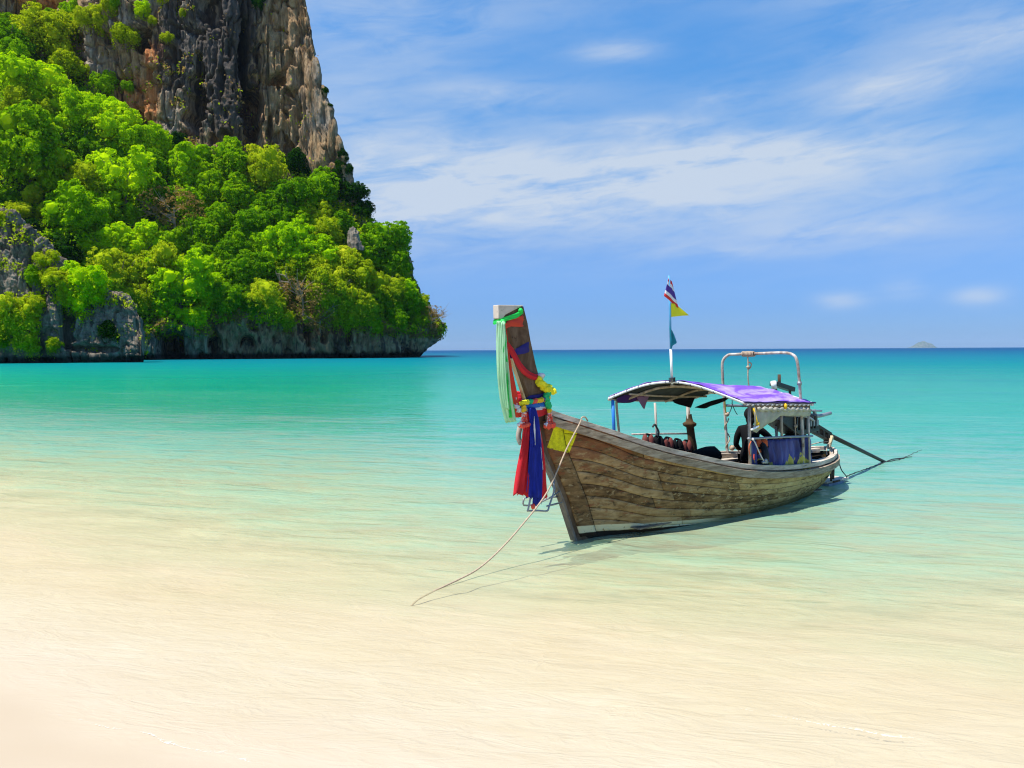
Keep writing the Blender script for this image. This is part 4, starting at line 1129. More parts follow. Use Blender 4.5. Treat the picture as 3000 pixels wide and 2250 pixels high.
c = N.mix(N.m('MULTIPLY', inside, spots), c, N.ramp(N.noise(co, 20, 3, 0.6), [(0.4, (0.60, 0.55, 0.012)), (0.62, (0.80, 0.74, 0.015))]))
c = N.mix(N.m('SUBTRACT', 1.0, N.m('MULTIPLY', inside, spots)), c, N.mix(1.0, c, (1.04, 0.94, 0.76), 'MULTIPLY'))
hgt = N.m('ADD', N.m('MULTIPLY', g, 0.6), N.m('SUBTRACT', N.m('MULTIPLY', raw, -0.35), N.m('MULTIPLY', dk, 0.4)))
principled(N, out, c, 0.78, N.bump(hgt, 0.55, 0.014), 0.22)
M['plank'] = m
M['caulk'] = simple("dark_caulking", (0.020, 0.015, 0.011), 0.9)


class MB:
    """Collects shapes given in boat coordinates (x aft from the bow, y to the far side, z up) into one mesh."""
    def __init__(self):
        self.v, self.f = [], []

    def add(self, v, f):
        o = len(self.v)
        self.v.extend([tuple(map(float, p)) for p in v])
        self.f.extend([tuple(i + o for i in q) for q in f])
        return self

    def tube(self, path, rad, n=8):
        return self.add(*tube_np(path, rad, n))

    def curve(self, path, rad, n=8, seg=6):
        return self.tube(smooth_path(path, seg), rad, n)

    def box(self, c, size, rot=None):
        sx, sy, sz = [q / 2 for q in size]
        pts = np.array([(x, y, z) for x in (-sx, sx) for y in (-sy, sy) for z in (-sz, sz)])
        if rot is not None:
            pts = pts @ np.array(rot.to_3x3()).T
        pts = pts + np.array(c)
        return self.add(pts, [(0, 1, 3, 2), (4, 6, 7, 5), (0, 4, 5, 1), (2, 3, 7, 6), (0, 2, 6, 4), (1, 5, 7, 3)])

    def beam(self, a, b, w, h, up=(0, 0, 1)):
        a, b = Vector(a), Vector(b)
        d = (b - a)
        x = d.normalized()
        y = Vector(up).cross(x).normalized()
        z = x.cross(y)
        rot = Matrix((x, y, z)).transposed()
        return self.box((a + b) / 2, (d.length, w, h), rot)

    def grid(self, P):
        P = np.asarray(P, float)
        return self.add(P.reshape(-1, 3), [tuple(q) for q in grid_faces(P.shape[0], P.shape[1]).tolist()])

    def ball(self, c, r, sub=2, squash=(1, 1, 1), bumpy=0.0, seed=0):
        bm = bmesh.new()
        bmesh.ops.create_icosphere(bm, subdivisions=sub, radius=1.0)
        v = np.array([q.co[:] for q in bm.verts])
        if bumpy:
            v *= (1 + bumpy * fbm(v * 2.2 + seed, 2, seed))[:, None]
        f = [tuple(q.index for q in p.verts) for p in bm.faces]
        bm.free()
        return self.add(v * r * np.array(squash) + np.array(c), f)

    def build(self, name, mat, parent=None, base=(0, 0, 0), bevel=0.0, solid=0.0, smooth=True, sub=0, **props):
        b = parent.get("_b", base) if parent is not None else base
        me = bpy.data.meshes.new(name)
        me.from_pydata([(p[0] - b[0], p[1] - b[1], p[2] - b[2]) for p in self.v], [], self.f)
        for mm in (mat if isinstance(mat, list) else [mat]):
            me.materials.append(mm)
        if smooth:
            me.polygons.foreach_set("use_smooth", [True] * len(me.polygons))
        me.update()
        o = bpy.data.objects.new(name, me)
        COL.objects.link(o)
        if parent is not None:
            o.parent = parent
        else:
            o.matrix_world = BOAT_M @ Matrix.Translation(base)
        if solid:
            md = o.modifiers.new("solid", 'SOLIDIFY')
            md.thickness, md.offset = solid, 0.0
        if bevel:
            md = o.modifiers.new("bevel", 'BEVEL')
            md.width, md.segments, md.limit_method = bevel, 2, 'ANGLE'
        if sub:
            md = o.modifiers.new("sub", 'SUBSURF')
            md.levels = md.render_levels = sub
        for k, v in props.items():
            o[k] = v
        return o


def smooth_path(path, seg=6):
    p = [np.array(q, float) for q in path]
    if len(p) < 3:
        return p
    out_ = []
    for i in range(len(p) - 1):
        p0, p1, p2, p3 = p[max(i - 1, 0)], p[i], p[i + 1], p[min(i + 2, len(p) - 1)]
        for k in range(seg):
            t = k / seg
            out_.append(0.5 * ((2 * p1) + (p2 - p0) * t + (2 * p0 - 5 * p1 + 4 * p2 - p3) * t * t + (3 * p1 - p0 - 3 * p2 + p3) * t ** 3))
    out_.append(p[-1])
    return out_


def thing(name, base, label, category, group=None):
    o = bpy.data.objects.new(name, None)
    COL.objects.link(o)
    o.empty_display_size = 0.3
    o.matrix_world = BOAT_M @ Matrix.Translation(base)
    o["label"], o["category"] = label, category
    if group:
        o["group"] = group
    o["_b"] = [float(q) for q in base]
    return o


# --- hull form
def half_beam(s):
    return np.interp(s, [-0.75, -0.5, 0, .5, 1, 1.5, 2, 2.5, 3, 3.5, 4, 4.7, 5.5, 6.2, 6.6, 6.9, 7.05, 7.12], [.03, .065, .20, .355, .475, .575, .655, .715, .76, .785, .79, .76, .67, .53, .40, .24, .11, 0.0])


def sheer(s):
    return np.interp(s, [-0.75, -.5, 0, .5, 1, 1.5, 2, 2.5, 3, 3.5, 4, 4.5, 5, 5.5, 6, 6.5, 7.12], [1.98, 1.885, 1.728, 1.565, 1.400, 1.262, 1.148, 1.030, .930, .862, .806, .768, .738, .716, .704, .715, .755])


HEEL = 0.06
STEM_Z = [-.08, -.04, 0, .62, .92, 1.34, 1.77, 2.02, 2.43, 2.83, 3.06, 3.27]
STEM_S = [.04, .02, 0, -.254, -.41, -.641, -.743, -.876, -1.046, -1.20, -1.297, -1.40]
ST_BACK = [.40, .30, .24, -.02, -.17, -.40, -.49, -.53, -.745, -.859, -.91, -.982]


def keel_z(s):
    return np.interp(s, [-.74, -.64, -.41, -.25, 0, .3, 1.5, 4, 5.5, 6.3, 6.8, 7.12], [1.75, 1.34, .92, .62, 0, -.08, -.16, -.25, -.20, -.02, .25, .52])


def _flare(s):
    bw = np.interp(s, [0, .52, 1.22, 2.13, 3.18, 4.6, 5.93, 6.5], [.06, .2, .31, .464, .584, .56, .30, .10])
    zk, zg = keel_z(s), sheer(s) - 0.1
    u = np.clip((0 - zk) / (zg - zk), 0.03, 0.9)
    return float(np.clip(np.log(bw / max(half_beam(s), 0.02)) / np.log(u), 0.16, 0.8))


_fs = np.linspace(-0.8, 7.12, 80)
_fv = np.array([0.5 if s < 0.1 else (_flare(s) if s < 6.2 else 0.62) for s in _fs])
for _ in range(12):
    _fv[1:-1] = (_fv[:-2] + _fv[1:-1] * 2 + _fv[2:]) / 4


def hull_pt(t, d, side, off=0.0):
    """Point of the outer skin: t from keel (0) to sheer (1), d metres aft of the stem along the strake, side -1 near, +1 far."""
    zf = -0.05 + 1.80 * t
    s = float(np.interp(zf, STEM_Z, STEM_S)) + 0.06 + d
    s = min(s, 7.12)
    zk, zg = float(keel_z(s)), float(sheer(s)) - 0.10
    w = float(sstep(np.array(d), 0.0, 1.5))
    z = zf * (1 - w) + (zk + (zg - zk) * t) * w
    y = float(half_beam(s)) * max(t, 1e-4) ** float(np.interp(s, _fs, _fv))
    wy = min(max(d / 1.2, 0), 1) ** 0.75
    wy = wy + (1 - wy) * t * t
    y = 0.045 * (1 - sstep(np.array(s), 6.3, 7.1)) + (max(y, 0.045) - 0.045) * wy if s < 6.3 else max(y, 0.0) + 0.045 * (1 - float(sstep(np.array(s), 6.3, 7.1)))
    y = side * (float(y) + off)
    return (s, y, z + HEEL * y)


def strake_len(t):
    return 7.12 - (float(np.interp(-0.05 + 1.80 * t, STEM_Z, STEM_S)) + 0.06)


boat = thing("longtail_boat", (0, 0, 0), "weathered wooden longtail boat with high prow, purple roof and ribbons, moored in shallow water", "boat")
mb = MB()
for side in (-1, 1):
    P = [[hull_pt(t, strake_len(t) * q, side, -0.012) for q in np.concatenate([np.linspace(0, 0.9, 70), np.linspace(0.905, 1, 25)])] for t in np.concatenate([[0, 0.01, 0.03, 0.06], np.linspace(0.1, 1, 22)])]
    mb.grid(P)
mb.build("hull", M['caulk'], boat)

random.seed(11)
TB = [0.085, 0.19, 0.29, 0.39, 0.49, 0.59, 0.69, 0.79, 0.89, 0.995]
for side in (-1, 1):
    # one upright board behind the stem on each bow
    ts = np.linspace(0.06, 0.995, 26)
    ds = [0.03, 0.034, 0.10, 0.18, 0.26, 0.316, 0.32]
    mb = MB()
    mb.grid([[hull_pt(t, d, side, -0.006 if j in (0, 6) else 0.016) for j, d in enumerate(ds)] for t in ts])
    mb.build("bow_board", M['plank'], boat)
    for k in range(9):
        t0, t1 = TB[k] + 0.0014, TB[k + 1] - 0.0014
        L = [strake_len(t) for t in (t0, t1)]
        cuts = [0.0] + sorted(random.uniform(a_, b_) for a_, b_ in ((0.16, 0.30), (0.42, 0.58), (0.70, 0.82))) + [1.0]
        for a_, b_ in zip(cuts[:-1], cuts[1:]):
            off = 0.004 + random.uniform(-0.003, 0.004)
            rows = []
            tt = [t0, t0 + 0.004] + list(np.linspace(t0, t1, 5)[1:-1]) + [t1 - 0.004, t1]
            n = max(8, int((b_ - a_) * 50))
            qs = np.linspace(a_, b_, n)
            qs = np.concatenate([[a_ + 0.0006], [a_ + 0.0016], qs[1:-1], [b_ - 0.0016], [b_ - 0.0006]])
            bow_in = 0.335
            for i, t in enumerate(tt):
                Lt = strake_len(t)
                rows.append([hull_pt(t, bow_in + (Lt - bow_in) * q, side, -0.006 if i in (0, len(tt) - 1) or j in (0, len(qs) - 1) else off) for j, q in enumerate(qs)])
            MB().grid(rows).build("hull_plank", M['plank'], boat)


def rail_path(s0, s1, off, dz, side):
    """Sweep frames along the gunwale: list of (point, outward normal)."""
    th = np.linspace(0, 1, 90)
    ss = s0 + (s1 - s0) * np.sin(th * math.pi / 2) ** 1.0 if s1 > 7 else np.linspace(s0, s1, 90)
    P = np.array([(s, side * float(half_beam(s)), 0) for s in ss])
    T = np.gradient(P, axis=0)
    T /= np.linalg.norm(T, axis=1, keepdims=True)
    Nn = np.stack([T[:, 1] * -side * -1, T[:, 0] * side, T[:, 0] * 0], 1)
    Nn = np.stack([-T[:, 1] * side, T[:, 0] * side, T[:, 0] * 0], 1)
    res = []
    for i, s in enumerate(ss):
        p = P[i] + Nn[i] * off
        res.append((p[0], p[1], float(sheer(s)) + dz + HEEL * p[1]))
    return np.array(res), Nn


def sweep_rail(name, s0, s1, side, y0, y1, z0, z1, mat, wav=0.0, bev=0.006):
    mid, Nn = rail_path(s0, s1, 0.0, 0.0, side)
    A, _ = rail_path(s0, s1, y0, 0, side)
    B, _ = rail_path(s0, s1, y1, 0, side)
    n = len(A)
    w = wav * fbm(np.stack([A[:, 0] * 1.3, A[:, 1] * 0 + y0 * 50, A[:, 0] * 0], 1), 3, 5)
    rows = []
    for X, zz in ((A, z0), (A, z1), (B, z1), (B, z0), (A, z0)):
        rows.append(np.stack([X[:, 0], X[:, 1], X[:, 2] + zz + w], 1))
    mb = MB().grid(rows)
    mb.f += [tuple([0, n, 2 * n, 3 * n]), tuple([3 * n + n - 1, 2 * n + n - 1, n + n - 1, n - 1])]
    return mb.build(name, mat, boat, bevel=bev, smooth=False)


for side in (-1, 1):
    sweep_rail("rub_rail", -0.60, 7.10, side, 0.0, 0.052, -0.205, -0.095, M['rub'], 0.004)
    sweep_rail("gunwale_rail", -0.56, 7.08, side, -0.050, 0.004, -0.072, 0.0, M['rail'], 0.006)
    sweep_rail("inner_rail", -0.50, 6.95, side, -0.125, -0.066, -0.105, -0.028, M['rail'], 0.008)

# stem and prow
mb = MB()
rows = []
zz = np.array(STEM_Z)
zs_ = np.concatenate([np.linspace(-.06, 1.77, 16), np.linspace(1.85, 3.27, 14)])
for z in zs_:
    f_, b_ = float(np.interp(z, STEM_Z, STEM_S)), float(np.interp(z, STEM_Z, ST_BACK))
    hw = float(np.interp(z, [-.06, 1.6, 2.1, 3.27], [0.045, 0.05, 0.062, 0.068]))
    e = 0.012
    rows.append([(f_, -hw + e, z), (f_ + e, -hw, z), (b_ - e, -hw, z), (b_, -hw + e, z), (b_, hw - e, z), (b_ - e, hw, z), (f_ + e, hw, z), (f_, hw - e, z), (f_, -hw + e, z)])
mb.grid(rows)
mb.f += [tuple(range(8)), tuple((len(zs_) - 1) * 9 + k for k in range(7, -1, -1))]
mb.build("stem_post", M['stem'], boat, smooth=False)
# paler strip below the ribbons, its colour standing for sun on the leading edge
mb = MB()
zs_ = np.linspace(-0.05, 1.72, 24)
mb.grid([[(float(np.interp(z, STEM_Z, STEM_S)) + dx, dy, z) for dx, dy in ((0.010, -0.053), (-0.022, -0.053), (-0.022, 0.053), (0.010, 0.053))] for z in zs_])
mb.build("stem_sun_edge", M['batten'] if False else M['stemlow'], boat, solid=0.004, smooth=False)
# pale squared end of the prow
mb = MB()
poly = [(-1.418, 3.275), (-0.985, 3.285), (-1.30, 3.150), (-1.345, 3.095), (-1.412, 3.100)]
n = len(poly)
mb.add([(s, -0.071, z) for s, z in poly] + [(s, 0.040, z) for s, z in poly], [tuple(range(n)), tuple(range(2 * n - 1, n - 1, -1))] + [(i, i + n, (i + 1) % n + n, (i + 1) % n) for i in range(n)])
mb.build("prow_tip", M['endgrain'], boat, bevel=0.008, smooth=False)
mb = MB()
mb.beam((-1.215, -0.078, 2.585), (-0.972, -0.066, 2.03), 0.022, 0.045, (0, 1, 0))
for k in range(5):
    t = 0.08 + k * 0.2
    mb.ball((-1.215 + 0.243 * t, -0.091 + 0.012 * t, 2.585 - 0.555 * t), 0.006, 1)
mb.build("batten", M['batten'], boat, smooth=False)

# thwarts, inner bench, floor
for s, z in ((1.15, 1.12), (2.35, 0.80), (3.55, 0.62), (4.35, 0.60), (5.35, 0.52), (6.25, 0.56)):
    b_ = float(half_beam(s)) - 0.09
    MB().box((s, 0, z), (0.20, 2 * b_, 0.035)).build("thwart", M['inner'] if s < 6 else M['rail'], boat, bevel=0.006, smooth=False)
for k in range(4):
    y = -0.33 + 0.22 * k
    MB().beam((0.9, y, 0.10), (6.0, y, 0.08), 0.20, 0.02).build("floor_board", M['inner'], boat, smooth=False)
MB().beam((3.55, 0.60, 0.70), (5.0, 0.60, 0.66), 0.20, 0.035).build("side_bench", M['rail'], boat, smooth=False)
MB().beam((5.3, -0.42, 0.58), (6.5, -0.30, 0.60), 0.13, 0.05).build("side_bench", M['rail'], boat, smooth=False)

# roll bar over the stern (bent white pipe, rusting down the legs)
mb = MB().curve([(4.66, 0.70, 0.72), (4.60, 0.71, 1.35), (4.545, 0.71, 1.83), (4.50, 0.71, 2.22), (4.49, 0.70, 2.47), (4.53, 0.61, 2.585), (4.58, 0.46, 2.60), (4.64, 0.0, 2.615), (4.66, -0.40, 2.625), (4.67, -0.58, 2.60), (4.68, -0.67, 2.49), (4.75, -0.68, 2.13), (4.83, -0.68, 1.55), (4.89, -0.68, 1.05), (4.93, -0.66, 0.66)], 0.025, 10, 5)
mb.build("roll_bar", M['rust'], boat)
mb = MB()
mb.tube([(4.75, -0.68, 2.13), (4.752, -0.68, 2.07)], 0.040, 10)
mb.build("pipe_clamp", M['steel'], boat)
mb = MB()
mb.curve([(4.60, 0.70, 1.655), (4.75, 0.62, 1.65), (5.05, 0.50, 1.635)], 0.024, 8)
mb.tube([(5.05, 0.50, 1.635), (5.12, 0.47, 1.632)], 0.033, 8)
mb.build("cross_pipe", M['steel'], boat)

# boarding step hung under the bow: bent steel tube
mb = MB()
st = [(-0.93, -0.14, 0.80), (-0.985, -0.14, 0.60), (-0.980, -0.13, 0.578), (-0.82, -0.15, 0.562), (-0.668, -0.16, 0.538), (-0.616, -0.15, 0.605), (-0.512, -0.12, 0.75), (-0.46, -0.09, 0.83)]
mb.curve(st, 0.013, 8, 4)
mb.curve([(-0.845, 0.10, 0.70), (-0.856, 0.10, 0.60), (-0.62, 0.08, 0.60), (-0.40, 0.06, 0.655), (-0.30, 0.03, 0.655)], 0.012, 8, 3)
mb.tube([(-0.66, -0.15, 0.60), (-0.29, -0.05, 0.590)], 0.013, 8)
mb.tube([(-0.60, -0.14, 0.70), (-0.33, -0.05, 0.75)], 0.012, 8)
mb.tube([(-0.512, -0.12, 0.75), (-0.43, -0.05, 0.96)], 0.011, 8)
mb.build("bow_step", M['steel'], boat)
mb = MB().curve([(-0.83, 0.18, 1.70), (-0.86, 0.20, 1.53), (-0.83, 0.18, 1.42)], 0.035, 8)
mb.build("bow_fender", M['pole'], boat)

# stern step on the water and its post
mb = MB()
mb.box((7.20, 0.05, 0.075), (0.86, 0.34, 0.03))
mb.build("stern_step", M['rail'], boat, bevel=0.005, smooth=False)
MB().box((7.12, 0.0, 0.030), (0.62, 0.26, 0.05)).build("step_board", M['stepblue'], boat, smooth=False)
mb = MB().tube([(7.22, 0, 0.36), (7.21, 0, 0.05)], 0.028, 8).tube([(6.95, -0.08, 0.40), (6.98, -0.09, 0.04)], 0.02, 8)
mb.beam((6.85, -0.20, 0.10), (7.1, -0.2, 0.10), 0.03, 0.03)
mb.build("step_post", M['stem'], boat)
# wooden cradle for the shaft on the stern
mb = MB().beam((7.02, 0.0, 0.72), (7.16, 0.0, 0.96), 0.06, 0.05)
mb.build("shaft_crutch", M['batten'], boat, bevel=0.005, smooth=False)
mb = MB()
for p in ([(6.50, -0.25, 0.66), (6.62, -0.18, 0.80), (6.95, -0.05, 0.84), (7.05, 0.0, 0.80)], [(6.55, -0.30, 0.66), (6.8, -0.15, 0.74), (7.02, -0.02, 0.92)], [(6.92, -0.12, 0.78), (6.90, -0.16, 0.68), (6.96, -0.14, 0.66)], [(6.62, 0.30, 0.76), (6.75, 0.1, 0.84), (7.04, 0.02, 0.86)]):
    mb.curve(p, 0.010, 6)
mb.build("stern_lashing", M['rope'], boat)

# --- roof
HOOP = [(1.366, 0.62, 1.926), (1.54, 0.474, 2.021), (1.707, 0.333, 2.099), (1.874, 0.192, 2.155), (2.094, 0.007, 2.182), (2.274, -0.145, 2.163), (2.441, -0.286, 2.113), (2.609, -0.427, 2.040), (2.78, -0.57, 1.955), (2.995, -0.75, 1.844)]
hoop = np.array(smooth_path(HOOP, 6))
shift = np.array([2.035, -0.03, -0.10])


def roof_pt(i, r, lift=0.0):
    u = i / (len(hoop) - 1)
    p = hoop[i] + shift * r
    sag = -0.025 * math.sin(math.pi * min(max(r, 0), 1)) * (0.5 + 0.5 * math.sin(u * 17))
    drop = -0.05 * r * math.sin(math.pi * u)
    return np.array([p[0], p[1], p[2] + sag + drop + lift])


roof = thing("boat_canopy", (2.8, -0.1, 0.8), "arched boat roof of faded purple tarpaulin on bent poles", "canopy")
nH = len(hoop)
rs = np.linspace(0, 1, 26)
P = np.array([[roof_pt(i, r, 0.022 + 0.006 * math.sin(i * 0.9 + 6 * r)) for r in rs] for i in range(nH)])
P[:, :, 2] += 0.016 * fbm(P.reshape(-1, 3) * np.array([2.5, 5, 2]), 3, 8, 0.6, ridged=True).reshape(P.shape[:2])
MB().grid(P).build("tarpaulin", M['tarp'], roof, solid=0.006)
# corrugated sheet under it: ridges running fore and aft
nf = 260
fi = np.linspace(0, nH - 1, nf)
hh = np.stack([np.interp(fi, np.arange(nH), hoop[:, k]) for k in range(3)], 1)
P = []
for k in range(nf):
    i0 = int(min(fi[k], nH - 1))
    row = []
    for r in (0.015, 0.25, 0.5, 0.75, 0.985):
        q = roof_pt(i0, r)
        row.append((hh[k] + shift * r) * np.array([1, 1, 0]) + np.array([0, 0, hh[k][2] + shift[2] * r + (q[2] - hoop[i0][2] - shift[2] * r) - 0.006 + 0.011 * math.sin(k * 1.2)]))
    P.append(row)
MB().grid(P).build("roof_sheet", M['roof'], roof)
MB().tube(hoop, 0.018, 10).build("front_hoop", M['white'], roof)
MB().tube([roof_pt(i, 1.0) for i in range(nH)], 0.022, 8).build("rear_hoop", M['white'], roof)
MB().tube([roof_pt(i, 0.13, -0.045) for i in range(2, nH - 1)], 0.022, 8).build("roof_rib", M['bamboo'], roof)
MB().tube([roof_pt(i, 0.62, -0.045) for i in range(2, nH - 2)], 0.020, 8).build("roof_rib", M['bamboo'], roof)
for i in (8, 24, 40):
    MB().tube([roof_pt(i, r, -0.05) for r in np.linspace(0.02, 0.98, 8)], 0.018, 6).build("roof_batten", M['bamboo'], roof)
mb = MB()
for i in range(3, nH - 2, 5):
    p = hoop[i]
    mb.tube([p + np.array([0.012, 0.0, 0.030]), p + np.array([-0.03, 0.0, 0.0]), p + np.array([0.012, 0, -0.032])], 0.006, 5)
mb.build("hoop_ties", M['ropedark'], roof)
# eaves: hem, edge pole and lacing
MB().tube([roof_pt(nH - 1, r, -0.012) for r in np.linspace(0, 1, 14)], 0.021, 8).build("eave_pole", M['rail'], roof)
MB().tube([roof_pt(nH - 1, r, 0.012 + 0.006 * math.sin(40 * r)) + np.array([0, -0.020, 0]) for r in np.linspace(0, 1.02, 40)], 0.014, 6).build("hem", M['hemdark'], roof)
mb = MB()
for k in range(15):
    r = (k + 0.5) / 15
    p = roof_pt(nH - 1, r, -0.03)
    mb.beam(p + np.array([-0.035, -0.026, 0.0]), p + np.array([0.035, -0.026, 0.004]), 0.012, 0.020)
mb.build("hem_lacing", M['ropewhite'], roof)
MB().tube([roof_pt(0, r, -0.012) for r in np.linspace(0, 1, 8)], 0.021, 8).build("eave_pole", M['rail'], roof)
# posts
def g_z(s, y):
    return float(sheer(s)) + HEEL * y
for nm, mat, path, rad in (("post", 'bluepipe', [(1.44, 0.60, 1.90), (1.45, 0.57, 1.22)], 0.026), ("post", 'bamboo', [(1.545, 0.60, 1.88), (1.53, 0.60, 1.80), (1.585, 0.58, 1.24)], 0.020),
                           ("post", 'pole', [(2.585, 0.70, 1.80), (2.63, 0.68, 0.98)], 0.020), ("post", 'pole', [(3.455, 0.70, 1.72), (3.52, 0.70, 0.84)], 0.020), ("post", 'pole', [(3.515, 0.71, 1.72), (3.59, 0.70, 0.84)], 0.013),
                           ("post", 'pole', [(3.165, -0.735, 1.815), (3.20, -0.735, 0.78)], 0.027), ("post", 'pole', [(4.10, -0.735, 1.77), (4.12, -0.735, 1.22)], 0.022), ("post", 'pole', [(4.945, -0.735, 1.73), (5.03, -0.73, 0.70)], 0.019)):
    o = MB().curve(path, rad, 8).build(nm, M[mat], roof)
    if mat == 'bluepipe':
        o["label"] = "blue plastic post"
MB().tube([(3.12, -0.745, 1.272), (4.1, -0.745, 1.225), (5.08, -0.745, 1.168)], 0.019, 8).build("side_rail", M['steel'], roof)
MB().tube([(2.02, 0.71, 1.308), (2.8, 0.71, 1.262), (3.50, 0.71, 1.214)], 0.016, 8).build("side_rail", M['pole'], roof)
MB().curve([(2.48, 0.66, 1.40), (2.53, 0.66, 1.44), (2.60, 0.67, 1.38), (2.64, 0.66, 1.30), (2.60, 0.66, 1.22)], 0.016, 6).build("post_lashing", M['ropedark'], roof)


def flap(name, mat, pts_top, pts_low, seed, parent=roof):
    a_ = np.array(smooth_path(pts_top, 4))
    b_ = np.array(smooth_path(pts_low, 4))
    n = min(len(a_), len(b_))
    rows = []
    for k in np.linspace(0, 1, 7):
        row = a_[:n] * (1 - k) + b_[:n] * k
        row = row + np.stack([row[:, 0] * 0, 0.03 * np.sin(row[:, 0] * 14 + seed) * k, row[:, 0] * 0], 1)
        rows.append(row)
    return MB().grid(rows).build(name, mat, parent, solid=0.004)


flap("torn_cloth", M['flap'], [(1.46, 0.52, 1.93), (1.66, 0.5, 2.00), (1.88, 0.44, 2.06), (2.22, 0.40, 2.07)], [(1.50, 0.55, 1.858), (1.66, 0.54, 1.848), (1.85, 0.52, 1.852), (2.03, 0.50, 1.93)], 1)
flap("torn_cloth", M['flappink'], [(1.86, 0.48, 1.95), (2.02, 0.47, 1.975), (2.21, 0.46, 2.00)], [(1.99, 0.49, 1.765), (2.034, 0.49, 1.735), (2.06, 0.49, 1.75)], 2)
flap("torn_cloth", M['black'], [(2.85, 0.55, 1.84), (3.15, 0.53, 1.88), (3.43, 0.50, 1.90)], [(2.92, 0.58, 1.80), (3.28, 0.58, 1.70), (3.43, 0.58, 1.68)], 3)
flap("torn_cloth", M['black'], [(3.44, 0.50, 1.70), (3.80, 0.44, 1.79), (4.26, 0.34, 1.86)], [(3.46, 0.52, 1.685), (3.74, 0.50, 1.665), (4.22, 0.40, 1.80)], 4)

# --- flagpole and flags
pole = thing("flagpole", (2.123, -0.02, 2.19), "thin blue and white flagpole tied to the peak of the boat roof", "flagpole")
MB().tube([(2.123, -0.03, 2.15), (2.075, -0.04, 2.70)], 0.020, 8).build("pole_foot", M['white'], pole)
MB().tube([(2.080, -0.04, 2.66), (2.014, -0.05, 3.84)], 0.017, 8).build("pole_shaft", M['bluepole'], pole)
mb = MB()
for k in range(5):
    z = 2.185 + 0.015 * k
    mb.curve([(2.10 - 0.03, -0.07, z), (2.12, -0.085, z + 0.01), (2.16, -0.05, z), (2.14, 0.01, z), (2.08, 0.0, z), (2.07, -0.07, z)], 0.006, 5, 3)
mb.build("lashing", M['ropedark'], pole)


def cloth_quad(name, mat, tl, tr, bl, br, n=12, m=9, wave=0.02, freq=3.0, seed=0, parent=None, fmats=None, **props):
    tl, tr, bl, br = [np.array(q, float) for q in (tl, tr, bl, br)]
    P = np.zeros((n + 1, m + 1, 3))
    for i in range(n + 1):
        for j in range(m + 1):
            v, u = i / n, j / m
            p = (tl * (1 - u) + tr * u) * (1 - v) + (bl * (1 - u) + br * u) * v
            p = p + np.array([0.25, 1.0, 0.1]) * wave * math.sin(freq * 6.28 * u + 2.2 * v + seed) * (0.4 + 0.6 * u)
            P[i, j] = p
    mb = MB().grid(P)
    o = mb.build(name, mat, parent, base=tuple((tl + bl) / 2) if parent is None else (0, 0, 0), solid=0.003, **props)
    if fmats:
        idx = []
        for i in range(n):
            for j in range(m):
                idx.append(fmats(i / n, j / m))
        o.data.polygons.foreach_set("material_index", idx)
    return o


stripe5 = lambda v, u: 0 if v < 1 / 6 else 1 if v < 2 / 6 else 2 if v < 4 / 6 else 1 if v < 5 / 6 else 0
cloth_quad("striped_flag", [M['flagred'], M['flagwhite'], M['flagblue']], (1.995, -0.06, 3.80), (2.10, -0.06, 3.72), (1.885, -0.06, 3.52), (2.225, -0.06, 3.34), 12, 8, 0.015, 1.3, 0, None, stripe5,
           label="red, white and blue striped flag at the top of the flagpole", category="flag", group="flags on the pole")
cloth_quad("yellow_flag", M['flagyellow'], (2.05, -0.05, 3.42), (2.19, -0.06, 3.40), (2.045, -0.05, 3.20), (2.47, -0.07, 3.235), 10, 10, 0.02, 1.2, 1, None,
           label="torn yellow flag just below the striped flag", category="flag", group="flags on the pole")
cloth_quad("blue_flag", M['flagteal'], (2.03, -0.05, 3.06), (2.06, -0.05, 3.00), (2.06, -0.05, 2.70), (2.20, -0.06, 2.82), 10, 8, 0.025, 1.4, 2, None,
           label="limp blue-green flag wrapped low round the flagpole", category="flag", group="flags on the pole")

# --- things about the cabin
mb = MB()
n1_, n2_ = 90, 14
P = []
for i in range(n1_):
    u = i / (n1_ - 1)
    col = []
    for j in range(n2_):
        v = j / (n2_ - 1)
        s = 3.30 + 1.93 * u + 0.02 * math.sin(9 * v + u * 7)
        col.append((s, -0.635 + 0.22 * math.exp(-((s - 3.80) / 0.20) ** 2) - 0.028 * math.sin(u * 6.28 * 11 + 0.6 * math.sin(5 * u)) - 0.03 * math.sin(v * 2.5), 1.20 - 0.065 * u - v * (0.58 - 0.02 * u) - 0.035 * (1 - abs(2 * u - 1) ** 8 < 0.5) * (1 - v)))
    P.append(col)
MB().grid(P).build("side_curtain", M['sidesheet'], None, base=(4.2, -0.64, 0.65), solid=0.006, label="ribbed purple-blue plastic curtain with torn yellow patches under the near side rail", category="curtain")
# tyre used as a fender, leaning inside the near rail
ty = thing("tyre", (3.78, -0.585, 0.68), "black rubber tyre standing against the purple curtain", "tyre")
ax = Vector((0.766, -0.643, 0.05)).normalized()
q_ = ax.to_track_quat('Z', 'Y').to_matrix()
P = []
for i in range(41):
    a_ = 2 * math.pi * i / 40
    row = []
    for j in range(13):
        b_ = 2 * math.pi * j / 12
        rr, zz_ = 0.190 + 0.048 * math.cos(b_), 0.058 * math.sin(b_)
        v = q_ @ Vector((rr * math.cos(a_), rr * math.sin(a_), zz_))
        row.append((3.78 + v.x, -0.585 + v.y, 0.915 + v.z))
    P.append(row)
MB().grid(P).build("tread", M['rubber'], ty)

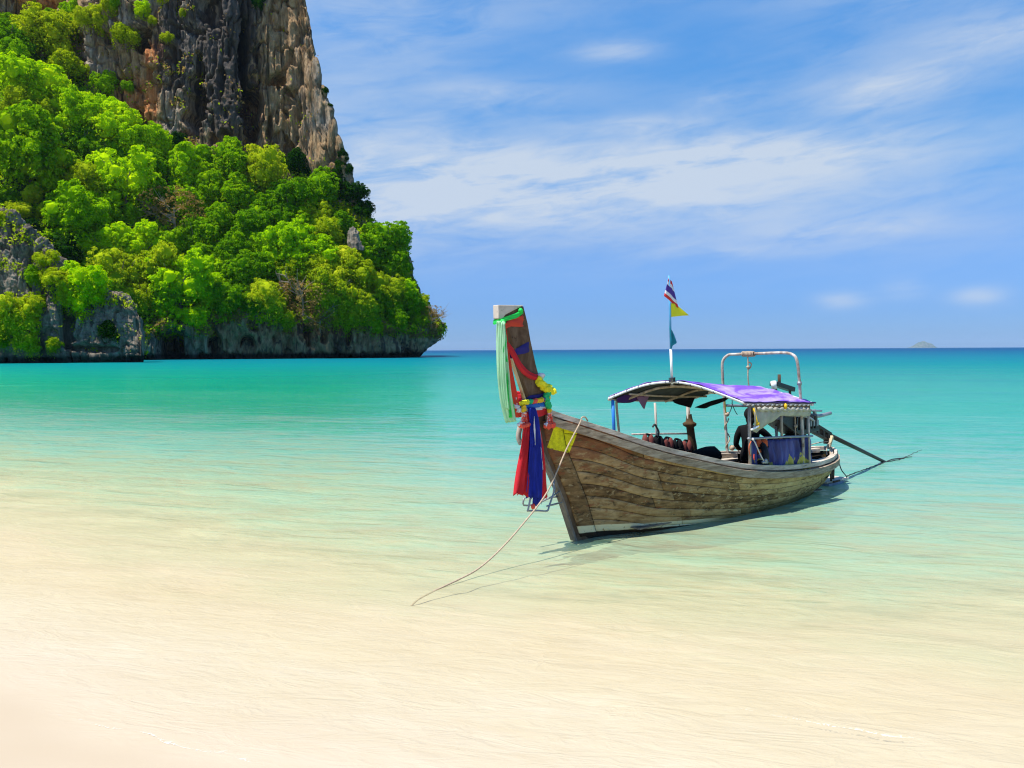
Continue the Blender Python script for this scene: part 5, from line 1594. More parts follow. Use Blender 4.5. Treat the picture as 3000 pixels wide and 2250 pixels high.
# rolled cream awning under the near eave, one corner hanging
aw = thing("rolled_awning", (4.0, -0.77, 1.60), "rolled cream plastic awning tied under the near eave, one corner drooping", "awning")
P = []
for i in range(50):
    u = i / 49
    s = 3.20 + 1.72 * u
    zt_ = 1.805 - 0.085 * u
    row = []
    for j in range(9):
        v = j / 8
        drop = 0.165 + 0.03 * float(fbm(np.array([[u * 9, 1.0, 2.0]]), 3, 4)[0]) + (0.24 * max(0, 1 - abs(u - 0.06) / 0.40) ** 1.0 if u < 0.5 else 0)
        row.append((s, -0.775 - 0.028 * math.sin(v * 3.0) - 0.020 * math.sin(u * 55 + v * 3) * (1 - v), zt_ - 0.03 - v * drop))
    P.append(row)
MB().grid(P).build("awning_sheet", M['canvas'], aw, solid=0.004)
mb = MB()
mb.tube([(3.30 + 0.034 * k, -0.80 - 0.012 * math.sin(k * 1.9), 1.735 - 0.002 * k + 0.014 * math.sin(k * 1.3)) for k in range(48)], [0.026 + 0.016 * abs(float(fbm(np.array([[k * 0.37, 3.0, 2.0]]), 2, 9)[0])) for k in range(48)], 8)
mb.build("roll", M['canvas'], aw)
P = [[(3.22 + 1.7 * u, -0.79 - 0.006 * math.sin(u * 60), 1.802 - 0.085 * u - v * (0.05 + 0.05 * float(fbm(np.array([[u * 14, 5.0, 2.0]]), 3, 6)[0]))) for v in np.linspace(0, 1, 4)] for u in np.linspace(0, 1, 80)]
MB().grid(P).build("torn_edge", M['tan'], aw)
mb = MB()
mb.tube([(3.20, -0.785, 1.76), (3.30, -0.80, 1.50), (3.335, -0.80, 1.44)], [0.020, 0.018, 0.03], 6)
mb.ball((3.30, -0.80, 1.50), 0.035, 2, bumpy=0.3)
mb.ball((4.10, -0.81, 1.745), 0.040, 2, (0.9, 0.8, 1.3), 0.3, 2)
mb.build("tie", M['amber'], aw)
mb = MB().tube([(3.14, -0.79, 1.415), (3.30, -0.82, 1.465)], 0.018, 8)
mb.build("awning_pipe", M['white'], aw)

# orange vests behind the curtain, dark vests along the far rail
def vest(base, w, h, mat, label, group, rot=0.0, seed=0):
    t = thing("life_vest", base, label, "life vest", group)
    for sgn in (-1, 1):
        mb = MB().ball((base[0] + sgn * w * 0.27, base[1], base[2]), 1.0, 2, (w * 0.30, 0.060, h * 0.52), 0.10, seed + sgn)
        mb.build("front_panel", mat, t)
    mb = MB().curve([(base[0] - w * 0.3, base[1], base[2] + h * 0.42), (base[0], base[1] + 0.02, base[2] + h * 0.50), (base[0] + w * 0.3, base[1], base[2] + h * 0.42)], 0.022, 6)
    mb.build("shoulder_strap", M['black'], t)
    mb = MB().box((base[0], base[1] - 0.045, base[2] - h * 0.08), (w * 0.95, 0.02, 0.03))
    mb.build("belt", M['black'], t)
    return t


FAR = ["first dark red and black life vest from the bow on the far rail", "second dark red and black life vest from the bow on the far rail", "third dark red and black life vest from the bow on the far rail", "fourth dark red and black life vest from the bow on the far rail", "fifth dark red and black life vest from the bow on the far rail"]
for k in range(5):
    s = 2.36 + 0.255 * k
    vest((s, 0.66, 1.135 - 0.045 * k), 0.25, 0.30, M['maroon'] if k % 2 == 0 else M['black'], FAR[k].replace("dark red and black", "dark red" if k % 2 == 0 else "black"), "life vests hung on the far rail", seed=k)
for k, (s, z) in enumerate(((3.80, 1.085), (4.30, 1.055), (4.82, 1.035))):
    vest((s, -0.55, z), 0.30, 0.26, M['orange'], ("first", "second", "third")[k] + " orange life vest from the bow behind the purple curtain", "orange life vests inside the near rail", seed=10 + k)
# brown rag wound round the far post
mb = MB()
P = []
prof = [(1.555, 0.050), (1.50, 0.058), (1.43, 0.075), (1.40, 0.135), (1.36, 0.125), (1.33, 0.075), (1.15, 0.075), (1.0, 0.095), (0.86, 0.110)]
for z, r in prof:
    cx = 3.50 + (1.555 - z) * 0.13
    P.append([(cx + r * math.cos(a_) * (1 + 0.25 * math.sin(3 * a_ + z * 9)), 0.69 + r * 0.8 * math.sin(a_), z) for a_ in np.linspace(0, 2 * math.pi, 17)])
MB().grid(P).build("rag_bundle", M['brownrag'], None, base=(3.6, 0.69, 0.86), label="brown rag wound round a post on the boat's far side", category="rag")
mb = MB().ball((3.62, 0.42, 0.80), 1.0, 3, (0.40, 0.20, 0.19), 0.25, 5)
mb.build("black_sack", M['black'], None, base=(3.62, 0.42, 0.62), label="black covered bundle lying inside the boat below the rag", category="bundle")
# white cord and hook on the near post
cd = thing("white_rope", (3.2, -0.79, 0.84), "white cord with a metal hook hanging from the near front post", "cord")
MB().curve([(3.19, -0.785, 1.27), (3.25, -0.80, 1.19), (3.36, -0.81, 1.02), (3.47, -0.815, 0.885)], 0.010, 6).curve([(3.175, -0.78, 1.27), (3.19, -0.80, 1.25), (3.205, -0.78, 1.285)], 0.012, 6).build("cord", M['ropewhite'], cd)
mb = MB().tube([(3.43, -0.815, 0.875), (3.56, -0.82, 0.865)], 0.022, 8).ball((3.50, -0.83, 0.90), 0.030, 2)
mb.build("hook", M['steel'], cd)
MB().curve([(3.16, -0.78, 1.23), (3.09, -0.79, 1.16), (3.10, -0.79, 1.05), (3.14, -0.785, 1.0)], 0.008, 6).build("red_string", M['orange'], cd)
MB().tube([(3.235, -0.79, 1.02), (3.225, -0.79, 0.96), (3.235, -0.79, 0.93)], 0.011, 6).build("red_tag", M['coral'], cd)
# ropes on the roll bar
rb = thing("hanging_rope", (4.60, 0.22, 1.95), "frayed tan rope wound on the middle of the roll bar and hanging down", "rope")
mb = MB()
for k, y in enumerate(np.linspace(0.36, 0.14, 9)):
    c_ = (4.605, y, 2.605)
    mb.tube([(c_[0] + 0.042 * math.cos(a_), y - 0.02 * a_ / 6.28, c_[2] + 0.042 * math.sin(a_)) for a_ in np.linspace(0, 6.28, 11)], 0.013 if 2 < k < 7 else 0.010, 6)
mb.build("winding", M['rope'], rb)
MB().curve([(4.60, 0.25, 2.58), (4.61, 0.245, 2.40), (4.60, 0.24, 2.20), (4.63, 0.235, 2.00), (4.63, 0.23, 1.93)], 0.013, 6).curve([(4.61, 0.24, 2.46), (4.67, 0.22, 2.43), (4.66, 0.23, 2.36), (4.61, 0.245, 2.33)], 0.012, 6).ball((4.605, 0.245, 2.37), 0.030, 2, bumpy=0.3).build("strand", M['rope'], rb)
lr = thing("leg_lashing", (4.66, 0.66, 0.80), "rope wound down the roll bar's far leg with yellow and black ends", "rope")
mb = MB()
mb.tube([(4.56 + 0.105 * (1.70 - z) / 0.9 + 0.040 * math.cos(z * 17), 0.69 + 0.040 * math.sin(z * 17), z) for z in np.linspace(1.42, 0.80, 60)], 0.011, 6)
mb.ball((4.545, 0.64, 1.50), 0.045, 2, bumpy=0.3).ball((4.69, 0.63, 0.87), 0.055, 2, bumpy=0.3)
mb.curve([(4.69, 0.63, 0.87), (4.80, 0.60, 0.84), (4.90, 0.60, 0.77)], 0.010, 6)
mb.build("winding", M['rope'], lr)
MB().curve([(4.44, 0.66, 1.755), (4.50, 0.66, 1.74), (4.51, 0.65, 1.62), (4.53, 0.65, 1.5)], 0.010, 6).ball((4.43, 0.66, 1.76), 0.018, 2).build("yellow_end", M['amber'], lr)
MB().curve([(4.60, 0.66, 2.0), (4.68, 0.64, 1.85), (4.70, 0.64, 1.65), (4.62, 0.65, 1.50)], 0.008, 6).curve([(4.68, 0.63, 1.70), (4.76, 0.62, 1.56), (4.84, 0.62, 1.48)], 0.007, 6).build("black_end", M['ropedark'], lr)
wl = thing("near_leg_rope", (4.85, -0.62, 1.10), "short knotted rope hanging beside the roll bar's near leg", "rope")
MB().curve([(4.72, -0.62, 1.62), (4.73, -0.62, 1.38), (4.75, -0.62, 1.15)], 0.012, 6).ball((4.73, -0.63, 1.36), 0.032, 2, bumpy=0.3).build("strand", M['rope'], wl)
# --- longtail engine on its pivot, with the long propeller shaft
en = thing("longtail_engine", (5.75, 0.0, 0.56), "oily black engine at the boat's stern with long shaft into the water", "engine")
prof = [(4.88, 1.435), (5.20, 1.515), (5.9, 1.50), (6.24, 1.46), (6.31, 1.13), (5.95, 1.10), (5.62, 1.10), (5.45, 1.165), (5.22, 1.27)]
n = len(prof)
mb = MB()
mb.add([(s, -0.20, z) for s, z in prof] + [(s, 0.20, z) for s, z in prof], [tuple(range(n)), tuple(range(2 * n - 1, n - 1, -1))] + [(i, i + n, (i + 1) % n + n, (i + 1) % n) for i in range(n)])
mb.build("engine_block", M['engine'], en, bevel=0.03, smooth=False)
mb = MB()
for k in range(7):
    mb.box((5.45 + 0.11 * k, -0.215, 1.32), (0.045, 0.06, 0.24))
mb.build("cooling_fins", M['engine'], en, bevel=0.006, smooth=False)
MB().curve([(5.35, -0.24, 1.49), (5.75, -0.25, 1.44), (6.0, -0.24, 1.36)], 0.024, 8).tube([(5.18, -0.22, 1.50), (5.42, -0.24, 1.485)], 0.030, 8).build("fuel_pipe", M['steel'], en)
mb = MB().ball((5.80, 0.02, 1.00), 1.0, 3, (0.40, 0.17, 0.13))
mb.build("gearbox", M['engine'], en)
MB().box((6.05, -0.22, 1.30), (0.34, 0.03, 0.11)).build("side_plate", M['steel'], en, bevel=0.005, smooth=False)
mb = MB().tube([(5.75, 0.0, 0.54), (5.78, 0.0, 1.05)], 0.050, 10).box((5.75, 0, 0.60), (0.30, 0.26, 0.05))
mb.tube([(5.20, 0.05, 1.30), (5.24, 0.0, 0.60)], 0.022, 8).tube([(5.34, 0.10, 1.22), (5.30, 0.08, 0.60)], 0.016, 8)
mb.build("mount_post", M['pole'], en)
mb = MB().curve([(6.28, -0.10, 1.53), (6.31, -0.10, 1.46), (6.37, -0.10, 1.415), (6.50, -0.10, 1.405), (6.90, -0.10, 1.435)], 0.034, 10)
mb.tube([(6.05, -0.10, 1.53), (6.36, -0.12, 1.51), (6.52, -0.12, 1.50)], 0.018, 8)
mb.build("exhaust_pipe", M['steel'], en)
mb = MB()
mb.beam((5.20, 0.10, 2.06), (5.82, 0.10, 1.93), 0.16, 0.085).tube([(5.20, 0.06, 2.06), (5.30, 0.10, 1.80), (5.35, 0.08, 1.50)], 0.030, 8).tube([(5.75, 0.1, 1.94), (5.80, 0.08, 1.5)], 0.026, 8)
mb.build("air_cleaner", M['engine'], en, bevel=0.015, smooth=False)
mb = MB().tube([(5.165, 0.08, 2.10), (5.205, 0.08, 1.965)], 0.052, 12)
mb.build("air_cleaner_cap", M['white'], en)
MB().tube([(5.43, 0.12, 1.98), (5.425, 0.12, 2.22)], 0.030, 8).build("throttle_handle", M['stem'], en)
mb = MB().beam((6.28, 0.0, 1.31), (7.25, 0.10, 0.985), 0.10, 0.055).beam((6.30, 0.0, 1.13), (7.18, 0.09, 0.86), 0.08, 0.045)
for k in range(4):
    t = 0.1 + 0.27 * k
    mb.box((6.29 + 0.92 * t, 0.09 * t, 1.22 - 0.295 * t), (0.07, 0.09, 0.17))
mb.box((7.14, 0.09, 0.90), (0.13, 0.10, 0.20))
mb.ball((6.36, 0.0, 1.27), 0.12, 2, (1, 0.9, 1.1), 0.2)
mb.build("shaft_housing", M['shaft'], en, bevel=0.006, smooth=False)
MB().tube([(7.1, 0.085, 1.00), (9.0, 0.40, 0.515), (11.01, 0.742, 0.0), (11.6, 0.84, -0.15)], [0.047, 0.042, 0.036, 0.034], 10).build("propeller_shaft", M['shaft'], en)
mb = MB()
for k in range(2):
    a_ = k * math.pi
    P = [[(11.6 + 0.03 * math.sin(w), 0.84 + r * math.cos(a_ + 0.5 * w), -0.15 + r * math.sin(a_ + 0.5 * w)) for w in np.linspace(-0.5, 0.5, 4)] for r in np.linspace(0.02, 0.13, 5)]
    mb.grid(P)
mb.build("propeller", M['steel'], en, solid=0.006)

# --- the person sitting in the shade under the roof, back to the beach
pe = thing("person", (4.45, 0.10, 0.62), "person in black clothes sitting under the boat roof with back turned", "person")
FACE = np.array([0.80, 0.58, 0.0])
FACE /= np.linalg.norm(FACE)
SIDE = np.array([0.58, -0.80, 0.0])


def skinned(name, pts, edges, mat, parent, root=0, sub=2):
    b = parent["_b"]
    me = bpy.data.meshes.new(name)
    me.from_pydata([tuple(np.array(p[0]) - np.array(b)) for p in pts], edges, [])
    me.materials.append(mat)
    o = bpy.data.objects.new(name, me)
    COL.objects.link(o)
    o.parent = parent
    sk = o.modifiers.new("skin", 'SKIN')
    sk.use_smooth_shade = True
    for v, p in zip(me.skin_vertices[0].data, pts):
        r = p[1]
        v.radius = (r, r) if not hasattr(r, "__len__") else r
    me.skin_vertices[0].data[root].use_root = True
    sb = o.modifiers.new("sub", 'SUBSURF')
    sb.levels = sb.render_levels = sub
    return o


PC = np.array([4.47, 0.10, 0.0])
def bp_(f, sd, z):
    return tuple(PC + FACE * f + SIDE * sd + np.array([0, 0, z]))
pts = [(bp_(0.0, 0, 0.74), 0.150), (bp_(-0.03, 0, 0.92), 0.145), (bp_(-0.02, 0, 1.10), 0.155), (bp_(0.0, 0, 1.25), 0.120), (bp_(0.02, 0, 1.345), 0.062), (bp_(0.04, 0, 1.42), 0.058),
       (bp_(0.0, -0.17, 1.265), 0.075), (bp_(0.02, -0.225, 1.13), 0.062), (bp_(0.04, -0.245, 0.99), 0.052), (bp_(0.20, -0.19, 0.90), 0.042), (bp_(0.30, -0.14, 0.87), 0.034),
       (bp_(0.0, 0.17, 1.265), 0.075), (bp_(0.06, 0.29, 1.17), 0.062), (bp_(0.14, 0.40, 1.06), 0.052), (bp_(0.24, 0.48, 1.035), 0.042), (bp_(0.30, 0.54, 1.05), 0.034),
       (bp_(0.06, -0.10, 0.72), 0.100), (bp_(0.42, -0.13, 0.72), 0.076), (bp_(0.44, -0.13, 0.45), 0.060), (bp_(0.42, -0.13, 0.18), 0.045), (bp_(0.54, -0.14, 0.13), 0.036),
       (bp_(0.06, 0.10, 0.72), 0.100), (bp_(0.42, 0.14, 0.72), 0.076), (bp_(0.44, 0.14, 0.45), 0.060), (bp_(0.42, 0.14, 0.18), 0.045), (bp_(0.54, 0.15, 0.13), 0.036)]
ed = [(0, 1), (1, 2), (2, 3), (3, 4), (4, 5), (3, 6), (6, 7), (7, 8), (8, 9), (9, 10), (3, 11), (11, 12), (12, 13), (13, 14), (14, 15), (0, 16), (16, 17), (17, 18), (18, 19), (19, 20), (0, 21), (21, 22), (22, 23), (23, 24), (24, 25)]
skinned("body", pts, ed, M['black'], pe)
hd = np.array(bp_(0.055, 0, 1.515))
mb = MB()
bm = bmesh.new()
bmesh.ops.create_icosphere(bm, subdivisions=4, radius=1.0)
vv_ = []
for q in bm.verts:
    f_, s_2, u_ = q.co.x, q.co.y, q.co.z
    r = 1.0
    x = f_ * 0.098
    y = s_2 * 0.076 * (1 - 0.22 * max(0, -u_) * (f_ > 0))
    z = u_ * 0.118
    if f_ > 0.5:
        x += 0.024 * math.exp(-((s_2 / 0.16) ** 2) - ((u_ + 0.12) / 0.22) ** 2)          # nose
        x -= 0.012 * math.exp(-(((abs(s_2) - 0.38) / 0.16) ** 2) - ((u_ - 0.12) / 0.14) ** 2)   # eye sockets
        x += 0.006 * math.exp(-((s_2 / 0.3) ** 2) - ((u_ + 0.50) / 0.10) ** 2)           # lips
        x += 0.008 * math.exp(-((s_2 / 0.3) ** 2) - ((u_ + 0.85) / 0.16) ** 2)           # chin
    vv_.append(tuple(hd + FACE * x + SIDE * y + np.array([0, 0, z])))
mb.add(vv_, [tuple(v.index for v in p.verts) for p in bm.faces])
bm.free()
for sg in (-1, 1):
    mb.ball(hd + SIDE * 0.078 * sg + np.array([0, 0, -0.005]), 1.0, 2, (0.018, 0.012, 0.032))
mb.build("head", M['skin'], pe)
mb = MB()
for sg in (-1, 1):
    mb.ball(hd + FACE * 0.084 + SIDE * 0.030 * sg + np.array([0, 0, 0.014]), 0.011, 2)
mb.build("eyes", M['white'], pe)
mb = MB().ball(hd - FACE * 0.022 + np.array([0, 0, 0.022]), 1.0, 3, (0.112, 0.104, 0.122), 0.10, 3)
mb.ball(hd - FACE * 0.055 + np.array([0, 0, -0.085]), 1.0, 3, (0.072, 0.080, 0.095), 0.15, 4)
mb.build("hair", M['black'], pe)
for nm, wrist, dirv in (("left_hand", bp_(0.30, -0.14, 0.87), FACE), ("right_hand", bp_(0.30, 0.54, 1.05), (FACE * 0.6 + SIDE * 0.8))):
    dirv = dirv / np.linalg.norm(dirv)
    lat = np.array([-dirv[1], dirv[0], 0])
    w_ = np.array(wrist)
    pts = [(w_, 0.026), (w_ + dirv * 0.045, (0.034, 0.016)), (w_ + dirv * 0.085, (0.036, 0.014))]
    ed = [(0, 1), (1, 2)]
    for k, ln in enumerate((0.062, 0.074, 0.070, 0.055)):
        a0 = w_ + dirv * 0.082 + lat * (-0.027 + 0.018 * k)
        i0 = len(pts)
        pts += [(a0, 0.009), (a0 + dirv * ln * 0.5 - np.array([0, 0, 0.008]), 0.0085), (a0 + dirv * ln - np.array([0, 0, 0.030]), 0.007)]
        ed += [(2, i0), (i0, i0 + 1), (i0 + 1, i0 + 2)]
    i0 = len(pts)
    pts += [(w_ + dirv * 0.035 + lat * 0.038, 0.011), (w_ + dirv * 0.075 + lat * 0.058 - np.array([0, 0, 0.01]), 0.009)]
    ed += [(1, i0), (i0, i0 + 1)]
    skinned("hand", pts, ed, M['skin'], pe, 0, 1)

# --- cloths and garlands on the prow
def ribbon(name, mat, path, widths, label, wdir=(1, 0, 0), fold=0.012, nf_=2.2, seed=0, parent=None, cat="ribbon", ragged=0.0, group=None, nw=9):
    pth = np.array(smooth_path(path, 6))
    ws = np.interp(np.linspace(0, 1, len(pth)), np.linspace(0, 1, len(widths)), widths)
    wd = np.array(wdir, float)
    wd /= np.linalg.norm(wd)
    nrm = np.array([-wd[1], wd[0], 0.0])
    if np.linalg.norm(nrm) < 0.1:
        nrm = np.array([0, -1.0, 0])
    rows = []
    for i, (p, w) in enumerate(zip(pth, ws)):
        row = []
        for j in range(nw):
            u = j / (nw - 1) - 0.5
            q = p + wd * w * u + nrm * fold * math.sin(nf_ * 6.28 * u + seed + 0.25 * i) + nrm * 0.006 * math.sin(i * 0.55 + u * 3)
            if ragged and i == len(pth) - 1:
                q = q + np.array([0, 0, ragged * math.sin(u * 23 + seed) + ragged * u * 2])
            row.append(q)
        rows.append(row)
    o = MB().grid(rows).build(name, mat, parent, base=tuple(pth[0]) if parent is None else (0, 0, 0), solid=0.004)
    if parent is None:
        o["label"], o["category"] = label, cat
        if group:
            o["group"] = group
    return o


def loop(z0, z1, a, b, s0, n=40, ph=0.0):
    """Closed loop round the prow: rounded rectangle in plan, tilted so that it is z0 at the front and z1 at the back."""
    out_ = []
    for k in range(n + 1):
        t = 2 * math.pi * k / n + ph
        c_, s_ = math.cos(t), math.sin(t)
        x = s0 + a * math.copysign(abs(c_) ** 0.7, c_)
        y = b * math.copysign(abs(s_) ** 0.7, s_)
        out_.append((x, y, z0 + (z1 - z0) * (c_ + 1) / 2))
    return out_


def band(mb, z0, z1, a, b, s0, h0, h1, wob=0.006, seed=0, ph=0.0):
    top = loop(z0, z1, a, b, s0)
    rows = []
    for v in np.linspace(-0.5, 0.5, 5):
        rows.append([(p[0] + 0.008 * (0.25 - v * v) * (p[0] - s0) / a, p[1] * (1 + 0.10 * (0.25 - v * v) * 4) + wob * math.sin(i * 0.9 + v * 8 + seed), p[2] + v * (h0 + (h1 - h0) * (p[0] - s0 + a) / (2 * a)) + wob * math.sin(i * 0.6 + seed)) for i, p in enumerate(top)])
    return mb.grid(rows)


rg = thing("green_sash", (-1.25, -0.08, 3.07), "bright and pale green sash knotted at the prow tip, two tails hanging far down", "sash")
mb = band(MB(), 3.055, 3.215, 0.225, 0.088, -1.19, 0.05, 0.075, 0.008)
mb.ball((-1.375, -0.10, 3.055), 0.040, 2, bumpy=0.4).ball((-1.06, -0.09, 3.215), 0.034, 2, bumpy=0.4, seed=2)
mb.build("wrap", M['green'], rg)
ribbon("pale_tail", M['palegreen'], [(-1.42, -0.12, 3.07), (-1.42, -0.13, 2.80), (-1.39, -0.13, 2.40), (-1.34, -0.13, 2.05), (-1.265, -0.13, 1.768)], [0.09, 0.14, 0.16, 0.165, 0.14], "", wdir=(0.66, -0.75, 0), fold=0.018, parent=rg, ragged=0.01)
ribbon("pale_tail", M['palegreen'], [(-1.41, -0.155, 3.05), (-1.43, -0.16, 2.70), (-1.40, -0.16, 2.20), (-1.355, -0.16, 1.94)], [0.05, 0.065, 0.07, 0.06], "", wdir=(0.66, -0.75, 0), fold=0.008, seed=2, parent=rg)
ribbon("bright_tail", M['green'], [(-1.38, -0.15, 3.04), (-1.385, -0.165, 2.82), (-1.40, -0.165, 2.68), (-1.36, -0.165, 2.55)], [0.02, 0.055, 0.05, 0.015], "", fold=0.008, seed=1, parent=rg)
ribbon("bright_tail", M['green'], [(-1.375, -0.150, 2.56), (-1.355, -0.152, 2.35), (-1.32, -0.152, 2.10), (-1.285, -0.150, 1.83)], [0.012, 0.035, 0.035, 0.045], "", fold=0.008, seed=3, parent=rg)
ribbon("bright_tail", M['green'], [(-1.29, -0.135, 2.25), (-1.24, -0.138, 2.0), (-1.195, -0.138, 1.80)], [0.008, 0.018, 0.022], "", fold=0.003, parent=rg)
rr_ = thing("orange_red_sash", (-1.2, -0.08, 3.05), "orange-red sash wrapped under the prow tip with one long tail behind the green", "sash")
mb = band(MB(), 2.985, 3.115, 0.205, 0.080, -1.155, 0.055, 0.165, 0.010, 3)
mb.build("wrap", M['redo'], rr_)
ribbon("tail", M['redo'], [(-1.31, -0.085, 2.96), (-1.28, -0.09, 2.65), (-1.215, -0.095, 2.30), (-1.13, -0.10, 1.825)], [0.05, 0.06, 0.09, 0.12], "", fold=0.010, parent=rr_, ragged=0.012)
# red sash swagged down the prow
rs_ = thing("red_swag", (-1.28, -0.09, 2.80), "red sash swagged diagonally down the near side of the prow", "sash")
pth = smooth_path([(-1.31, -0.085, 2.82), (-1.20, -0.100, 2.66), (-1.09, -0.105, 2.50), (-0.96, -0.105, 2.39), (-0.82, -0.095, 2.34), (-0.70, -0.085, 2.33)], 6)
rows = []
for i, p in enumerate(pth):
    t = i / (len(pth) - 1)
    w = np.interp(t, [0, 0.15, 0.5, 0.85, 1], [0.03, 0.085, 0.090, 0.075, 0.06])
    d = pth[min(i + 1, len(pth) - 1)] - pth[max(i - 1, 0)]
    d = d / np.linalg.norm(d)
    nv = np.array([d[2], 0, -d[0]])
    rows.append([p + nv * w * u + np.array([0, -0.012 * math.cos(u * 9), 0]) for u in np.linspace(-0.5, 0.5, 7)])
MB().grid(rows).build("swag", M['red'], rs_, solid=0.006)
MB().ball((-0.695, -0.085, 2.355), 0.045, 2, (1.3, 0.8, 0.9), 0.5, 4).build("white_knot", M['whitecloth'], rs_)
bb_ = thing("navy_wrap", (-1.02, -0.07, 2.72), "dark blue cloth band tied round the middle of the prow", "sash")
mb = band(MB(), 2.665, 2.745, 0.155, 0.078, -1.015, 0.075, 0.155, 0.008, 1)
mb.build("wrap", M['navy'], bb_)
ribbon("tail", M['navy'], [(-1.13, -0.06, 2.70), (-1.21, -0.05, 2.62), (-1.215, -0.05, 2.53)], [0.06, 0.09, 0.04], "", fold=0.006, parent=bb_)

ga = thing("garland", (-0.8, -0.1, 1.98), "yellow flower garland with green and red pieces round the base of the prow", "garland")
def beads(path, r, n, mat, name, parent, jit=0.2, seed=0, a=0.0, b=1.0):
    pth_ = np.array(smooth_path(path, 8))
    rg_ = random.Random(seed)
    mb = MB()
    for k in range(n):
        t = (a + (b - a) * (k + 0.5) / n) * (len(pth_) - 1)
        i = min(int(t), len(pth_) - 2)
        p = pth_[i] + (pth_[i + 1] - pth_[i]) * (t - i)
        mb.ball(p + np.array([rg_.uniform(-1, 1), rg_.uniform(-1, 1), rg_.uniform(-1, 1)]) * r * jit, r * rg_.uniform(0.85, 1.15), 1, bumpy=0.35, seed=k)
    return mb.build(name, mat, parent, smooth=False)
lp_ = loop(1.99, 2.06, 0.285, 0.125, -0.825, 24, math.pi)
beads(lp_, 0.036, 22, M['yellow'], "yellow_flowers", ga, 0.15, 1, 0.0, 0.20)
beads(lp_, 0.034, 6, M['teal'], "green_leaves", ga, 0.1, 2, 0.20, 0.225)
beads(lp_, 0.034, 6, M['coral'], "red_flowers", ga, 0.1, 3, 0.225, 0.25)
beads(lp_, 0.035, 7, M['amber'], "orange_flowers", ga, 0.1, 5, 0.25, 0.29)
beads(lp_, 0.033, 5, M['flagblue'], "purple_flowers", ga, 0.1, 4, 0.29, 0.31)
beads(lp_, 0.036, 26, M['amber'], "orange_flowers", ga, 0.15, 6, 0.31, 0.44)
beads(lp_, 0.036, 60, M['yellow'], "yellow_flowers", ga, 0.15, 7, 0.44, 1.0)
beads([(-0.735, -0.085, 2.30), (-0.69, -0.10, 2.24), (-0.64, -0.115, 2.19), (-0.60, -0.115, 2.15)], 0.050, 22, M['yellow'], "yellow_flowers", ga, 0.5, 8)
beads([(-0.62, -0.11, 2.20), (-0.56, -0.12, 2.15)], 0.055, 10, M['yellow'], "yellow_flowers", ga, 0.6, 9)
beads([(-0.61, -0.115, 2.13), (-0.645, -0.125, 2.06), (-0.63, -0.13, 2.0), (-0.60, -0.13, 1.93)], 0.042, 24, M['teal'], "green_leaves", ga, 0.4, 10)
beads([(-1.125, 0.03, 2.29), (-1.11, 0.02, 2.22)], 0.042, 7, M['yellow'], "yellow_flowers", ga, 0.4, 11)
beads([(-1.12, 0.0, 2.17), (-1.15, -0.02, 2.08), (-1.13, -0.06, 1.98), (-1.10, -0.08, 1.92)], 0.046, 26, M['whitecloth'], "white_flowers", ga, 0.4, 12)
beads([(-1.07, -0.05, 2.13), (-1.07, -0.07, 2.03)], 0.036, 8, M['red'], "red_flowers", ga, 0.3, 13)
for k, (s, z0, z1) in enumerate(((-1.055, 1.93, 1.74), (-0.60, 1.90, 1.70))):
    tz = thing("flower_tassel", (s, -0.14, z0), ("pink and white bead tassel on the prow's front edge with coral petals", "pink and white bead tassel above the yellow square with coral petals")[k], "tassel", "bead tassels on the garland")
    beads([(s, -0.135, z0 + 0.02), (s, -0.14, z0 - 0.03)], 0.034, 5, M['amber'], "top_beads", tz, 0.2, 20 + k)
    for j, dx in enumerate((-0.035, 0.0, 0.035)):
        beads([(s + dx * 0.3, -0.14 - 0.01 * j, z0 - 0.05), (s + dx * 0.8, -0.145, (z0 + z1) / 2), (s + dx * 1.3, -0.145, z1)], 0.015, 13, M['pink'] if j != 1 else M['whitecloth'], "bead_string", tz, 0.3, 30 + k * 5 + j)
        beads([(s + dx * 0.6, -0.155, z0 - 0.06), (s + dx, -0.155, z1 + 0.02)], 0.013, 6, M['coral'], "red_beads", tz, 0.3, 40 + k * 5 + j)
    beads([(s - 0.075, -0.145, z1 - 0.01), (s, -0.16, z1 - 0.03), (s + 0.075, -0.145, z1 - 0.01)], 0.032, 14, M['coral'], "petals", tz, 0.5, 50 + k)
    beads([(s - 0.06, -0.155, z1 + 0.005), (s - 0.09, -0.15, z1)], 0.026, 4, M['whitecloth'], "white_petals", tz, 0.4, 60 + k)

bw = thing("belt_ribbons", (-0.85, -0.12, 1.92), "sky-blue, white and red cloth belts round the prow with long red and blue tails", "sash")
mb = band(MB(), 1.955, 1.965, 0.235, 0.115, -0.80, 0.06, 0.07, 0.006, 2)
mb.build("sky_blue_belt", M['skyblue'], bw)
mb = band(MB(), 1.905, 1.930, 0.240, 0.110, -0.80, 0.06, 0.055, 0.008, 4)
mb.build("white_belt", M['whitecloth'], bw)
mb = band(MB(), 1.855, 1.885, 0.235, 0.108, -0.79, 0.085, 0.125, 0.010, 6)
mb.build("red_belt", M['red'], bw)
mb = band(MB(), 2.035, 2.14, 0.20, 0.085, -0.75, 0.05, 0.06, 0.01, 5)
mb.build("navy_belt", M['navy'], bw)
